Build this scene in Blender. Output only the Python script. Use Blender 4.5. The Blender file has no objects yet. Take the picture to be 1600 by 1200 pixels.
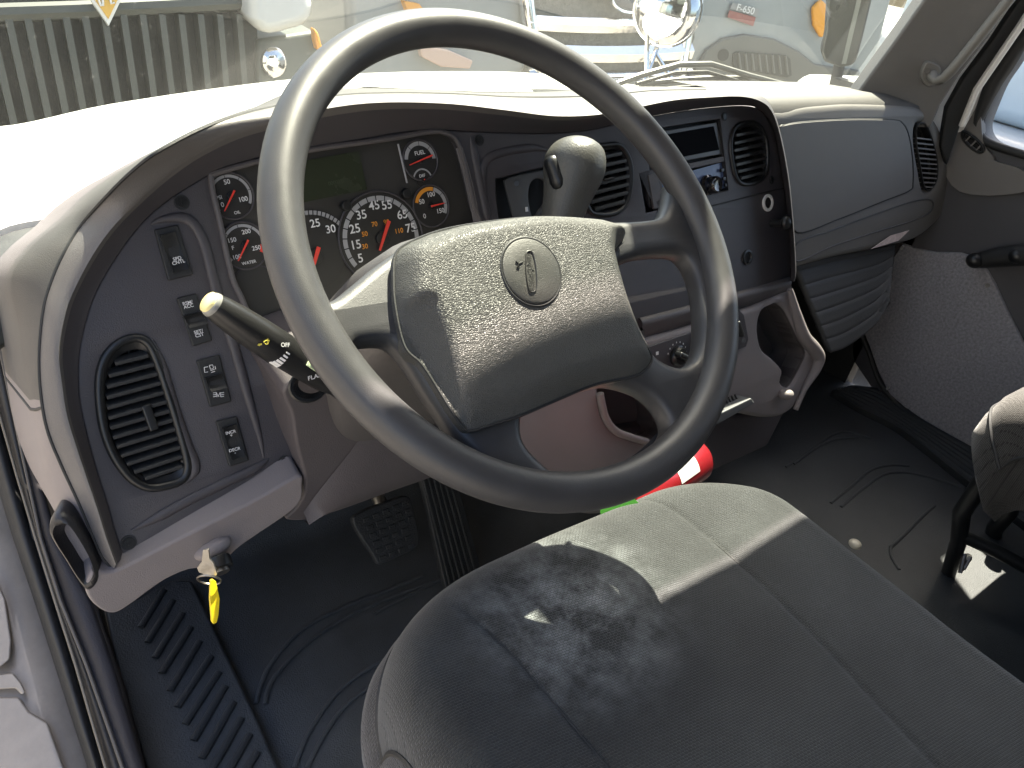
import bpy, bmesh, math, random
from mathutils import Vector as V, Matrix, noise
random.seed(7)
sc = bpy.context.scene
COL = sc.collection

# ------------------------------------------------------------------ camera
AX = V((.8013, -.2115, .5596)); AY = V((-.5765, -.5226, .6281)); AU = V((.1596, -.8260, -.5406))
F = 1155.0
CP = V((-.385, -.44, .957))
cam = bpy.data.cameras.new('camera'); camo = bpy.data.objects.new('camera', cam); COL.objects.link(camo)
right = V((AX[0], AY[0], AU[0])); down = V((AX[1], AY[1], AU[1])); fwd = V((AX[2], AY[2], AU[2]))
fwd.normalize(); right = (right - fwd * right.dot(fwd)).normalized(); down = fwd.cross(right)
M = Matrix((right, -down, -fwd)).transposed().to_4x4(); M.translation = CP
camo.matrix_world = M
cam.sensor_width = 36; cam.lens = F / 1600 * 36; cam.clip_start = .01; cam.clip_end = 500
sc.camera = camo

# ------------------------------------------------------------------ light
SUN_AZ = 49.5     # degrees to the right of straight ahead
SUN_EL = 58.9
w = bpy.data.worlds.new('World'); sc.world = w; w.use_nodes = True
nt = w.node_tree; bg = nt.nodes['Background']
sky = nt.nodes.new('ShaderNodeTexSky'); sky.sky_type = 'NISHITA'; sky.sun_disc = False
sky.sun_elevation = math.radians(SUN_EL); sky.sun_rotation = math.radians(SUN_AZ)
sky.air_density = 1.0; sky.dust_density = 4.0; sky.ozone_density = .3
nt.links.new(sky.outputs[0], bg.inputs[0]); bg.inputs[1].default_value = .075
sd = V((math.sin(math.radians(SUN_AZ)) * math.cos(math.radians(SUN_EL)), math.cos(math.radians(SUN_AZ)) * math.cos(math.radians(SUN_EL)), math.sin(math.radians(SUN_EL))))
sun = bpy.data.lights.new('sun', 'SUN'); sun.energy = 5.0; sun.angle = math.radians(.5); sun.color = (1, .90, .76)
suno = bpy.data.objects.new('sun', sun); COL.objects.link(suno); suno.rotation_euler = sd.to_track_quat('Z', 'Y').to_euler(); suno.location = (0, 3, 6)
sc.view_settings.view_transform = 'Standard'; sc.view_settings.look = 'None'
sc.view_settings.exposure = 2.75; sc.view_settings.gamma = 1; sc.view_settings.use_curve_mapping = False
sc.render.engine = 'CYCLES'
sc.cycles.max_bounces = 10; sc.cycles.transparent_max_bounces = 12; sc.cycles.diffuse_bounces = 5
sc.cycles.use_denoising = True

# ------------------------------------------------------------------ projection helpers
def ray(px, py):
    d = V(((px - 800) / F, (py - 600) / F, 1)); return right * d[0] + down * d[1] + fwd
def D(px, py, depth): return CP + ray(px, py) * depth
def Z(px, py, z):
    r = ray(px, py); return CP + r * ((z - CP[2]) / r[2])
def YP(px, py, y):
    r = ray(px, py); return CP + r * ((y - CP[1]) / r[1])
def XP(px, py, x):
    r = ray(px, py); return CP + r * ((x - CP[0]) / r[0])
class Surf:
    def __init__(s, p, n, u=(1, 0, 0)):
        s.p = V(p); s.n = V(n).normalized(); u = V(u); s.u = (u - s.n * u.dot(s.n)).normalized(); s.v = s.n.cross(s.u)
    def hit(s, px, py, d=0):
        p0 = s.p + s.n * d; r = ray(px, py); return CP + r * ((p0 - CP).dot(s.n) / r.dot(s.n))
    def to2(s, P): q = P - s.p; return (q.dot(s.u), q.dot(s.v))
    def to3(s, a, b, d=0): return s.p + s.u * a + s.v * b + s.n * d
def through(P, n, u=(1, 0, 0)): return Surf(P, n, u)

def cr(pts, n, closed=False):
    """Catmull-Rom through points (any dimension), n samples, same parameter per span"""
    P = [tuple(p) for p in pts]; m = len(P); out = []
    spans = m if closed else m - 1
    k = n if closed else n - 1
    for i in range(n):
        t = i * spans / k; j = min(int(t), spans - 1); f = t - j
        g = lambda q: P[q % m] if closed else P[max(0, min(m - 1, q))]
        a, b, c, d = g(j - 1), g(j), g(j + 1), g(j + 2)
        out.append(tuple(.5 * (2 * b[x] + (c[x] - a[x]) * f + (2 * a[x] - 5 * b[x] + 4 * c[x] - d[x]) * f * f + (3 * b[x] - a[x] - 3 * c[x] + d[x]) * f ** 3) for x in range(len(b))))
    return out

# ------------------------------------------------------------------ materials
MATS = {}
def mat(name, col, rough=.6, bump=0, bscale=600, var=.0, vscale=6, metal=0, spec=.5, coat=0, col2=None, kind='noise', sheen=0):
    if name in MATS: return MATS[name]
    m = bpy.data.materials.new(name); m.use_nodes = True; t = m.node_tree; b = t.nodes['Principled BSDF']
    b.inputs['Roughness'].default_value = rough; b.inputs['Metallic'].default_value = metal
    b.inputs['Specular IOR Level'].default_value = spec; b.inputs['Coat Weight'].default_value = coat
    b.inputs['Sheen Weight'].default_value = sheen
    tc = t.nodes.new('ShaderNodeTexCoord'); c = tuple(col) + (1,)
    if var > 0:
        nz = t.nodes.new('ShaderNodeTexNoise'); nz.inputs['Scale'].default_value = vscale; nz.inputs['Detail'].default_value = 8; nz.inputs['Roughness'].default_value = .65
        t.links.new(tc.outputs['Object'], nz.inputs['Vector'])
        r = t.nodes.new('ShaderNodeValToRGB'); r.color_ramp.elements[0].position = .3; r.color_ramp.elements[1].position = .72
        r.color_ramp.elements[0].color = tuple(x * (1 - var) for x in col) + (1,)
        c2 = col2 or tuple(min(1, x * (1 + var)) for x in col); r.color_ramp.elements[1].color = tuple(c2) + (1,)
        t.links.new(nz.outputs[0], r.inputs[0]); t.links.new(r.outputs[0], b.inputs['Base Color'])
        mr = t.nodes.new('ShaderNodeMapRange'); mr.inputs[3].default_value = max(.02, rough - .12); mr.inputs[4].default_value = min(1, rough + .12)
        t.links.new(nz.outputs[0], mr.inputs[0]); t.links.new(mr.outputs[0], b.inputs['Roughness'])
    else: b.inputs['Base Color'].default_value = c
    if bump > 0:
        if kind == 'leather':
            v = t.nodes.new('ShaderNodeTexVoronoi'); v.feature = 'DISTANCE_TO_EDGE'; v.inputs['Scale'].default_value = bscale
            n2 = t.nodes.new('ShaderNodeTexNoise'); n2.inputs['Scale'].default_value = bscale * .5; n2.inputs['Detail'].default_value = 3
            t.links.new(tc.outputs['Object'], n2.inputs['Vector'])
            mx = t.nodes.new('ShaderNodeMix'); mx.data_type = 'VECTOR'; mx.inputs[0].default_value = .0022
            t.links.new(tc.outputs['Object'], mx.inputs[4]); t.links.new(n2.outputs[1], mx.inputs[5]); t.links.new(mx.outputs[1], v.inputs['Vector'])
            cl = t.nodes.new('ShaderNodeMapRange'); cl.inputs[1].default_value = 0; cl.inputs[2].default_value = .22
            t.links.new(v.outputs['Distance'], cl.inputs[0]); src = cl.outputs[0]
        else:
            n2 = t.nodes.new('ShaderNodeTexNoise'); n2.inputs['Scale'].default_value = bscale; n2.inputs['Detail'].default_value = 4
            t.links.new(tc.outputs['Object'], n2.inputs['Vector']); src = n2.outputs[0]
        bp = t.nodes.new('ShaderNodeBump'); bp.inputs['Strength'].default_value = bump; bp.inputs['Distance'].default_value = 1.2 / bscale if kind != 'leather' else .0008
        t.links.new(src, bp.inputs['Height']); t.links.new(bp.outputs[0], b.inputs['Normal'])
    MATS[name] = m; return m

def fabric(name, col, cell=.0012, stain=None):
    m = bpy.data.materials.new(name); m.use_nodes = True; t = m.node_tree; b = t.nodes['Principled BSDF']; L = t.links.new
    b.inputs['Roughness'].default_value = .85; b.inputs['Specular IOR Level'].default_value = .25; b.inputs['Sheen Weight'].default_value = .25; b.inputs['Sheen Roughness'].default_value = .5
    tc = t.nodes.new('ShaderNodeTexCoord')
    nz = t.nodes.new('ShaderNodeTexNoise'); nz.inputs['Scale'].default_value = 14; nz.inputs['Detail'].default_value = 6
    L(tc.outputs['Object'], nz.inputs['Vector'])
    mp = t.nodes.new('ShaderNodeMapping'); mp.inputs['Rotation'].default_value = (0, 0, math.radians(8)); L(tc.outputs['Object'], mp.inputs[0])
    br = t.nodes.new('ShaderNodeTexBrick'); br.inputs['Scale'].default_value = 1 / cell / 2; br.inputs['Mortar Size'].default_value = .16; br.inputs['Mortar Smooth'].default_value = .9
    br.inputs['Brick Width'].default_value = 1.7; br.inputs['Row Height'].default_value = 1.0; br.inputs['Color1'].default_value = (1, 1, 1, 1); br.inputs['Color2'].default_value = (.75, .75, .75, 1); br.inputs['Mortar'].default_value = (.12, .12, .12, 1)
    L(mp.outputs[0], br.inputs['Vector'])
    n3 = t.nodes.new('ShaderNodeTexNoise'); n3.inputs['Scale'].default_value = 420; n3.inputs['Detail'].default_value = 2; L(tc.outputs['Object'], n3.inputs['Vector'])
    r = t.nodes.new('ShaderNodeValToRGB'); r.color_ramp.elements[0].position = .35; r.color_ramp.elements[1].position = .7
    r.color_ramp.elements[0].color = tuple(x * .8 for x in col) + (1,); r.color_ramp.elements[1].color = tuple(x * 1.25 for x in col) + (1,)
    L(nz.outputs[0], r.inputs[0])
    mul = t.nodes.new('ShaderNodeMix'); mul.data_type = 'RGBA'; mul.blend_type = 'MULTIPLY'; mul.inputs[0].default_value = .6
    L(r.outputs[0], mul.inputs[6]); L(br.outputs['Color'], mul.inputs[7]); out = mul.outputs[2]
    mu2 = t.nodes.new('ShaderNodeMix'); mu2.data_type = 'RGBA'; mu2.blend_type = 'OVERLAY'; mu2.inputs[0].default_value = .55
    L(out, mu2.inputs[6]); L(n3.outputs[0], mu2.inputs[7]); out = mu2.outputs[2]
    if stain:
        d = t.nodes.new('ShaderNodeVectorMath'); d.operation = 'DISTANCE'; L(tc.outputs['Object'], d.inputs[0]); d.inputs[1].default_value = stain[0]
        g = t.nodes.new('ShaderNodeMapRange'); g.inputs[1].default_value = stain[1]; g.inputs[2].default_value = stain[1] * .15; L(d.outputs['Value'], g.inputs[0])
        n4 = t.nodes.new('ShaderNodeTexNoise'); n4.inputs['Scale'].default_value = 28; n4.inputs['Detail'].default_value = 9; n4.inputs['Roughness'].default_value = .75; L(tc.outputs['Object'], n4.inputs['Vector'])
        n5 = t.nodes.new('ShaderNodeMapRange'); n5.inputs[1].default_value = .42; n5.inputs[2].default_value = .66; L(n4.outputs[0], n5.inputs[0])
        p = t.nodes.new('ShaderNodeMath'); p.operation = 'MULTIPLY'; L(g.outputs[0], p.inputs[0]); L(n5.outputs[0], p.inputs[1])
        p1 = t.nodes.new('ShaderNodeMath'); p1.operation = 'MULTIPLY'; L(p.outputs[0], p1.inputs[0]); L(br.outputs['Fac'], p1.inputs[1])
        iv = t.nodes.new('ShaderNodeMath'); iv.operation = 'SUBTRACT'; L(p.outputs[0], iv.inputs[0]); L(p1.outputs[0], iv.inputs[1])
        p2 = t.nodes.new('ShaderNodeMath'); p2.operation = 'MULTIPLY'; L(iv.outputs[0], p2.inputs[0]); p2.inputs[1].default_value = .8
        m3 = t.nodes.new('ShaderNodeMix'); m3.data_type = 'RGBA'; L(p2.outputs[0], m3.inputs[0]); L(out, m3.inputs[6]); m3.inputs[7].default_value = (.36, .385, .40, 1); out = m3.outputs[2]
    L(out, b.inputs['Base Color'])
    bp = t.nodes.new('ShaderNodeBump'); bp.inputs['Strength'].default_value = .9; bp.inputs['Distance'].default_value = .0006; bp.invert = True
    L(br.outputs['Fac'], bp.inputs['Height']); L(bp.outputs[0], b.inputs['Normal'])
    MATS[name] = m; return m

def glass(name, tint=(.93, .96, .93), dirt=.1, dcol=(.8, .82, .75), streak=False):
    m = bpy.data.materials.new(name); m.use_nodes = True; t = m.node_tree; L = t.links.new
    for n in list(t.nodes): t.nodes.remove(n)
    o = t.nodes.new('ShaderNodeOutputMaterial'); tr = t.nodes.new('ShaderNodeBsdfTransparent'); tr.inputs[0].default_value = tuple(tint) + (1,)
    gl = t.nodes.new('ShaderNodeBsdfGlossy'); gl.inputs['Roughness'].default_value = .02
    fr = t.nodes.new('ShaderNodeFresnel'); fr.inputs[0].default_value = 1.45
    fm_ = t.nodes.new('ShaderNodeMath'); fm_.operation = 'MULTIPLY'; fm_.inputs[1].default_value = .25; L(fr.outputs[0], fm_.inputs[0]); m1 = t.nodes.new('ShaderNodeMixShader'); L(fm_.outputs[0], m1.inputs[0]); L(tr.outputs[0], m1.inputs[1]); L(gl.outputs[0], m1.inputs[2])
    df = t.nodes.new('ShaderNodeBsdfDiffuse'); df.inputs[0].default_value = tuple(dcol) + (1,)
    tl = t.nodes.new('ShaderNodeBsdfTranslucent'); tl.inputs[0].default_value = tuple(dcol) + (1,)
    m0 = t.nodes.new('ShaderNodeMixShader'); m0.inputs[0].default_value = .6; L(df.outputs[0], m0.inputs[1]); L(tl.outputs[0], m0.inputs[2])
    tc = t.nodes.new('ShaderNodeTexCoord')
    nz = t.nodes.new('ShaderNodeTexNoise'); nz.inputs['Scale'].default_value = 7; nz.inputs['Detail'].default_value = 8; nz.inputs['Roughness'].default_value = .7
    L(tc.outputs['Object'], nz.inputs['Vector'])
    sp = t.nodes.new('ShaderNodeTexNoise'); sp.inputs['Scale'].default_value = 170; sp.inputs['Detail'].default_value = 3; L(tc.outputs['Object'], sp.inputs['Vector'])
    a = t.nodes.new('ShaderNodeMapRange'); a.inputs[1].default_value = .3; a.inputs[2].default_value = .75; a.inputs[3].default_value = dirt * .4; a.inputs[4].default_value = dirt * 1.6; L(nz.outputs[0], a.inputs[0])
    s = t.nodes.new('ShaderNodeMapRange'); s.inputs[1].default_value = .66; s.inputs[2].default_value = .8; s.inputs[3].default_value = 0; s.inputs[4].default_value = .5 * min(1, dirt * 8); L(sp.outputs[0], s.inputs[0])
    ad = t.nodes.new('ShaderNodeMath'); ad.operation = 'ADD'; L(a.outputs[0], ad.inputs[0]); L(s.outputs[0], ad.inputs[1])
    m2 = t.nodes.new('ShaderNodeMixShader'); L(ad.outputs[0], m2.inputs[0]); L(m1.outputs[0], m2.inputs[1]); L(m0.outputs[0], m2.inputs[2]); L(m2.outputs[0], o.inputs[0])
    MATS[name] = m; return m

DARK = mat('dark dash plastic', (.058, .054, .060), .5, .35, 900, .10, 5)
BROW = mat('brow plastic', (.088, .080, .082), .5, .35, 900, .10, 5)
LIGHT = mat('light grey plastic', (.20, .178, .178), .55, .35, 900, .08, 5)
PASS = mat('passenger dash plastic', (.15, .145, .14), .55, .35, 900, .08, 5)
DUCT = mat('lower trim plastic', (.055, .056, .058), .6, .3, 900, .1, 5)
KNEE = mat('knee panel plastic', (.075, .066, .070), .55, .3, 900, .1, 5)
BLACK = mat('black plastic', (.012, .013, .014), .35, .1, 700)
BLACKM = mat('matt black plastic', (.016, .017, .018), .6, .2, 700)
LENS = mat('gauge face', (.034, .032, .029), .5, .1, 900, .15, 8)
WHITE = mat('white print', (.75, .75, .75), .5)
ORANGE = mat('orange print', (.75, .30, .03), .5)
RED = mat('needle red', (.8, .06, .04), .4)
LCD = mat('lcd', (.030, .038, .022), .25, 0, 1, .1, 20)
WRIM = mat('wheel rim vinyl', (.050, .050, .052), .40, .22, 1400, .12, 25, kind='noise')
WPAD = mat('wheel pad vinyl', (.066, .066, .060), .42, .5, 680, .12, 20, kind='leather')
RUB = mat('black rubber', (.020, .023, .026), .55, .5, 500, .3, 7)
RUBF = mat('floor rubber', (.048, .053, .058), .5, .5, 500, .35, 6)
PAINT = mat('white paint', (.78, .78, .76), .3, .03, 60, .05, 3, coat=.5)
PAINT_SHADE = mat('shaded white paint', (.27, .24, .205), .4, .05, 90, .22, 9, coat=.3)  # white with the jamb's shade and warm ground bounce put into the colour
CHROME = mat('chrome', (.8, .8, .82), .08, .02, 12, 0, 1, metal=1)
STEEL = mat('steel', (.32, .30, .27), .38, .1, 200, .1, 40, metal=1)
ASPH = mat('lightened lot ground', (.20, .185, .165), .9, .6, 120, .3, 2)  # ground lightened from asphalt so it bounces warm fill into the cab
CARPET = mat('carpet panel', (.29, .29, .32), .95, 1.0, 420, .35, 170, sheen=.3)
GRILL = mat('grille black', (.018, .02, .018), .55, .2, 100, .3, 5)

# ------------------------------------------------------------------ mesh building
class MB:
    def __init__(s): s.v = []; s.f = []
    def add(s, vs, fs):
        o = len(s.v); s.v += [V(x) for x in vs]; s.f += [[o + i for i in f] for f in fs]; return s
    def box(s, c, a, b, e):
        c, a, b, e = V(c), V(a), V(b), V(e)
        vs = [c + a * i + b * j + e * k for i in (-1, 1) for j in (-1, 1) for k in (-1, 1)]
        return s.add(vs, [(0, 1, 3, 2), (4, 6, 7, 5), (0, 4, 5, 1), (2, 3, 7, 6), (0, 2, 6, 4), (1, 5, 7, 3)])
    def aabb(s, lo, hi):
        lo, hi = V(lo), V(hi); h = (hi - lo) / 2
        return s.box((lo + hi) / 2, (h[0], 0, 0), (0, h[1], 0), (0, 0, h[2]))
    def prism(s, pts, vec):
        n = len(pts); vec = V(vec)
        nn = V((0, 0, 0))
        for i in range(n): nn += V(pts[i]).cross(V(pts[(i + 1) % n]))
        top = [V(p) for p in pts]; bot = [V(p) + vec for p in pts]
        if nn.dot(vec) > 0: top.reverse(); bot.reverse()
        return s.add(top + bot, [list(range(n)), list(range(2 * n - 1, n - 1, -1))] + [(i, i + n, (i + 1) % n + n, (i + 1) % n) for i in range(n)])
    def tube(s, path, r, seg=12, closed=False, flat=None, cap=True, up=None):
        P = [V(p) for p in path]; n = len(P); R = r if isinstance(r, (list, tuple)) else [r] * n; o = len(s.v); prev = V(up) if up else None
        for i in range(n):
            if closed: T = (P[(i + 1) % n] - P[i - 1]).normalized()
            else: T = (P[min(i + 1, n - 1)] - P[max(i - 1, 0)]).normalized()
            if prev is None: prev = T.orthogonal()
            A = (prev - T * prev.dot(T)).normalized(); prev = A; B = T.cross(A)
            if flat: rr = (R[i], R[i] * flat)
            else: rr = (R[i], R[i])
            for k in range(seg):
                a = 2 * math.pi * k / seg; s.v.append(P[i] + A * math.cos(a) * rr[1] + B * math.sin(a) * rr[0])
        m = n if closed else n - 1
        for i in range(m):
            j = (i + 1) % n
            for k in range(seg):
                l = (k + 1) % seg; s.f.append([o + i * seg + k, o + i * seg + l, o + j * seg + l, o + j * seg + k])
        if cap and not closed:
            s.f.append([o + k for k in range(seg)][::-1]); s.f.append([o + (n - 1) * seg + k for k in range(seg)])
        return s
    def cyl(s, a, b, r, seg=24, r2=None): return s.tube([a, b], [r, r2 if r2 is not None else r], seg)
    def loft(s, curves, closed=False):
        n = len(curves[0]); o = len(s.v)
        for c in curves: s.v += [V(p) for p in c]
        for i in range(len(curves) - 1):
            for k in range(n if closed else n - 1):
                l = (k + 1) % n; s.f.append([o + i * n + k, o + i * n + l, o + (i + 1) * n + l, o + (i + 1) * n + k])
        return s
    def cap(s, pts): return s.add(pts, [list(range(len(pts)))])
    def ell(s, c, a, b, e, seg=24, rings=14):
        c, a, b, e = V(c), V(a), V(b), V(e); vs = []
        for i in range(rings + 1):
            t = math.pi * i / rings
            for k in range(seg):
                p = 2 * math.pi * k / seg; vs.append(c + a * math.sin(t) * math.cos(p) + b * math.sin(t) * math.sin(p) + e * math.cos(t))
        fs = [(i * seg + k, i * seg + (k + 1) % seg, (i + 1) * seg + (k + 1) % seg, (i + 1) * seg + k) for i in range(rings) for k in range(seg)]
        return s.add(vs, fs)
    def mesh(s, me, T):
        o = len(s.v); s.v += [T @ v.co for v in me.vertices]; s.f += [[o + i for i in p.vertices] for p in me.polygons]; return s
    def build(s, name, m, parent=None, bevel=0, seg=3, sub=0, solid=0, ang=40, weld=True, disp=None):
        me = bpy.data.meshes.new(name); org = origin(parent) if parent is not None else V((0, 0, 0))
        me.from_pydata([v - org for v in s.v], [], s.f)
        bm = bmesh.new(); bm.from_mesh(me)
        if weld: bmesh.ops.remove_doubles(bm, verts=bm.verts, dist=1e-6)
        bmesh.ops.recalc_face_normals(bm, faces=bm.faces)
        for f in bm.faces: f.smooth = True
        if not bevel:
            for e in bm.edges:
                if len(e.link_faces) == 2 and e.calc_face_angle(0) > math.radians(ang): e.smooth = False
        bm.to_mesh(me); bm.free()
        me.materials.append(m); o = bpy.data.objects.new(name, me); COL.objects.link(o)
        if parent is not None: o.parent = parent
        if solid:
            q = o.modifiers.new('solid', 'SOLIDIFY'); q.thickness = solid; q.offset = -1
        if bevel:
            q = o.modifiers.new('bevel', 'BEVEL'); q.width = bevel; q.segments = seg; q.limit_method = 'ANGLE'; q.angle_limit = math.radians(30); q.harden_normals = False
            q.use_clamp_overlap = True
            q = o.modifiers.new('wn', 'WEIGHTED_NORMAL'); q.keep_sharp = True
        if sub:
            q = o.modifiers.new('sub', 'SUBSURF'); q.levels = sub; q.render_levels = sub
        return o
def origin(o):
    p = V((0, 0, 0))
    while o is not None: p = p + o.location; o = o.parent
    return p
def tag(o, label, cat, group=None, kind=None):
    if label: o['label'] = label
    if cat: o['category'] = cat
    if group: o['group'] = group
    if kind: o['kind'] = kind
    return o
def thing(name, loc, label, cat, group=None):
    o = bpy.data.objects.new(name, None); COL.objects.link(o); o.location = loc; o.empty_display_size = .05
    return tag(o, label, cat, group)
def holes_plate(outline, holes, S, d, thick, bev):
    """plate in plane S with real openings; outline / holes are 3-D points on the plane; front face at offset d"""
    cu = bpy.data.curves.new('tmp', 'CURVE'); cu.dimensions = '2D'; cu.fill_mode = 'BOTH'
    cu.extrude = max(1e-4, thick / 2 - bev); cu.bevel_depth = bev; cu.bevel_resolution = 2; cu.offset = -bev
    for loop in [outline] + holes:
        sp = cu.splines.new('POLY'); sp.points.add(len(loop) - 1); sp.use_cyclic_u = True
        for k, p in enumerate(loop): a, b = S.to2(p); sp.points[k].co = (a, b, 0, 1)
    o = bpy.data.objects.new('tmp', cu); COL.objects.link(o)
    dg = bpy.context.evaluated_depsgraph_get(); me = bpy.data.meshes.new_from_object(o.evaluated_get(dg))
    T = Matrix((S.u, S.v, S.n)).transposed().to_4x4(); T.translation = S.p + S.n * (d - thick / 2)
    b = MB().mesh(me, T); bpy.data.objects.remove(o); bpy.data.curves.remove(cu); bpy.data.meshes.remove(me); return b
def text_into(b, s, S, px, py, dirpx, hpx, d, ext=.0002, sx=1.0):
    """lettering s centred at pixel (px,py) on surface S at offset d, reading along dirpx, capital height hpx"""
    c = S.hit(px, py, d); l = math.hypot(*dirpx); r = S.hit(px + dirpx[0] / l * 8, py + dirpx[1] / l * 8, d) - c; rt = r.normalized()
    upv = S.n.cross(rt); q = c + upv * .01
    k = (proj(q)[0] - px, proj(q)[1] - py); hm = .01 * hpx / math.hypot(*k)
    return text3(b, s, c, rt, upv, S.n, hm, ext, sx)
def text3(b, s, c, rt, upv, n, hm, ext=.0002, sx=1.0):
    cu = bpy.data.curves.new('tmp', 'FONT'); cu.body = s; cu.align_x = 'CENTER'; cu.align_y = 'CENTER'; cu.size = 1; cu.extrude = 0; cu.offset = .012; cu.space_line = .75
    o = bpy.data.objects.new('tmp', cu); COL.objects.link(o); dg = bpy.context.evaluated_depsgraph_get(); me = bpy.data.meshes.new_from_object(o.evaluated_get(dg))
    sz = hm / .7; T = Matrix((rt * sz * sx, upv * sz, n * sz)).transposed().to_4x4(); T.translation = c
    b.mesh(me, T); bpy.data.objects.remove(o); bpy.data.curves.remove(cu); bpy.data.meshes.remove(me); return b
def proj(p):
    q = V(p) - CP; z = q.dot(fwd); return (800 + F * q.dot(right) / z, 600 + F * q.dot(down) / z)
def pxl(S, pts, d=0, n=None, closed=True):
    if n: pts = cr(pts, n, closed)
    return [S.hit(p[0], p[1], d) for p in pts]
def chord(poly2, o, dr):
    """interval of line o+t*dr inside polygon"""
    ts = []; m = len(poly2)
    for i in range(m):
        a, b = poly2[i], poly2[(i + 1) % m]; ex, ey = b[0] - a[0], b[1] - a[1]; den = dr[0] * ey - dr[1] * ex
        if abs(den) < 1e-12: continue
        t = ((a[0] - o[0]) * ey - (a[1] - o[1]) * ex) / den; u = ((a[0] - o[0]) * dr[1] - (a[1] - o[1]) * dr[0]) / den
        if 0 <= u < 1: ts.append(t)
    return (min(ts), max(ts)) if len(ts) >= 2 else None

# ================================================================== surroundings
g = MB().add([(-60, -60, -1.05), (60, -60, -1.05), (60, 90, -1.05), (-60, 90, -1.05)], [(0, 1, 2, 3)]).build('ground', ASPH); g['kind'] = 'structure'

# ================================================================== dashboard
N0 = V((0, -.906, .423))
PN = Surf((0, .27, .62), N0)
dash = thing('dashboard', (.5, .3, .3), 'dark grey truck dashboard with gauges, vents, switches and glove box behind the steering wheel', 'dashboard')
# stations: (C, ridge, face)
ST = [((178, 891), (182, 884), (193, 872)), ((160, 870), (166, 840), (180, 833)), ((145, 837), (152, 795), (168, 790)), ((125, 790), (134, 742), (152, 740)),
      ((95, 725), (120, 700), (140, 697)), ((75, 675), (105, 650), (128, 648)), ((65, 625), (97, 600), (122, 602)), ((61, 560), (92, 550), (123, 555)),
      ((67, 487), (100, 500), (133, 505)), ((80, 440), (112, 462), (150, 455)), ((100, 395), (140, 407), (182, 400)), ((130, 347), (172, 360), (218, 352)),
      ((172, 300), (215, 315), (255, 318)), ((212, 262), (262, 272), (300, 288)), ((250, 235), (310, 238), (345, 264)), ((325, 197), (370, 207), (405, 246)),
      ((400, 173), (440, 186), (475, 233)), ((517, 151), (520, 168), (560, 218)), ((600, 146), (600, 160), (630, 206)), ((700, 147), (700, 162), (690, 203)),
      ((800, 152), (790, 172), (760, 206)), ((880, 152), (862, 181), (850, 208)), ((940, 150), (925, 180), (920, 203)), ((970, 147), (975, 172), (975, 190)),
      ((1025, 142), (1050, 157), (1055, 175)), ((1100, 141), (1110, 152), (1120, 167)), ((1150, 142), (1160, 151), (1165, 165)), ((1192, 152), (1190, 159), (1186, 171)),
      ((1205, 178), (1207, 176), (1204, 192)), ((1217, 216), (1220, 216), (1214, 225)), ((1229, 281), (1232, 281), (1224, 288)), ((1236, 351), (1239, 351), (1233, 358)),
      ((1240, 420), (1243, 420), (1236, 425)), ((1238, 440), (1241, 440), (1233, 438))]
nS = len(ST)
def rd(i):
    if i <= 9: return .022
    if i <= 14: return .022 + (i - 9) * .005
    if i <= 20: return .05
    if i <= 23: return .05 - (i - 20) * .003
    return .040
NN = 200
Rc = cr([(p[1][0], p[1][1], rd(i)) for i, p in enumerate(ST)], NN)
Fc = cr([(p[2][0], p[2][1]) for p in ST], NN)
RP = [PN.hit(x, y, d) for x, y, d in Rc]; FP = [PN.hit(x, y, 0) for x, y in Fc]
CPx = []
for i, p in enumerate(ST):
    a = PN.hit(*p[0], 0.0)
    if i <= 11: q = PN.hit(*p[0], .006)
    elif i <= 15:
        f = (i - 11) / 5; q = PN.hit(*p[0], .006).lerp(Z(*p[0], .748), f)
    elif i <= 26: q = Z(*p[0], .748)
    elif i == 27: q = PN.hit(*p[0], -.03)
    else: q = PN.hit(*p[0], -.075)
    CPx.append(q)
Cc = [V(p) for p in cr(CPx, NN)]
def mid(A, B, f, off):  # bulged intermediate curve
    return [a.lerp(b, f) + off(i) for i, (a, b) in enumerate(zip(A, B))]
up = lambda k: (lambda i: V((0, -.3, .95)) * k)
bl_ = [mid(Cc, RP, .0, lambda i: V()), mid(Cc, RP, .35, up(.003)), mid(Cc, RP, .7, up(.004)), mid(Cc, RP, .88, up(.0025)), RP, mid(RP, FP, .08, lambda i: N0 * -.0015), mid(RP, FP, .2, lambda i: N0 * -.003)]
kb_ = int(25.5 / (nS - 1) * (NN - 1)); b = MB().loft([q[:kb_ + 1] for q in bl_]); MB().loft([q[kb_:] for q in bl_]).build('bezel_edge', DARK, dash, ang=60)
b.build('brow', mat('brow strip plastic', (.125, .118, .115), .5, .35, 900, .10, 5), dash, ang=60)
b = MB(); b.loft([mid(RP, FP, .2, lambda i: N0 * -.003), mid(RP, FP, .5, lambda i: N0 * -.003), mid(RP, FP, .8, lambda i: N0 * -.002), FP]); b.build('recess_wall', DARK, dash, ang=60)
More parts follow.
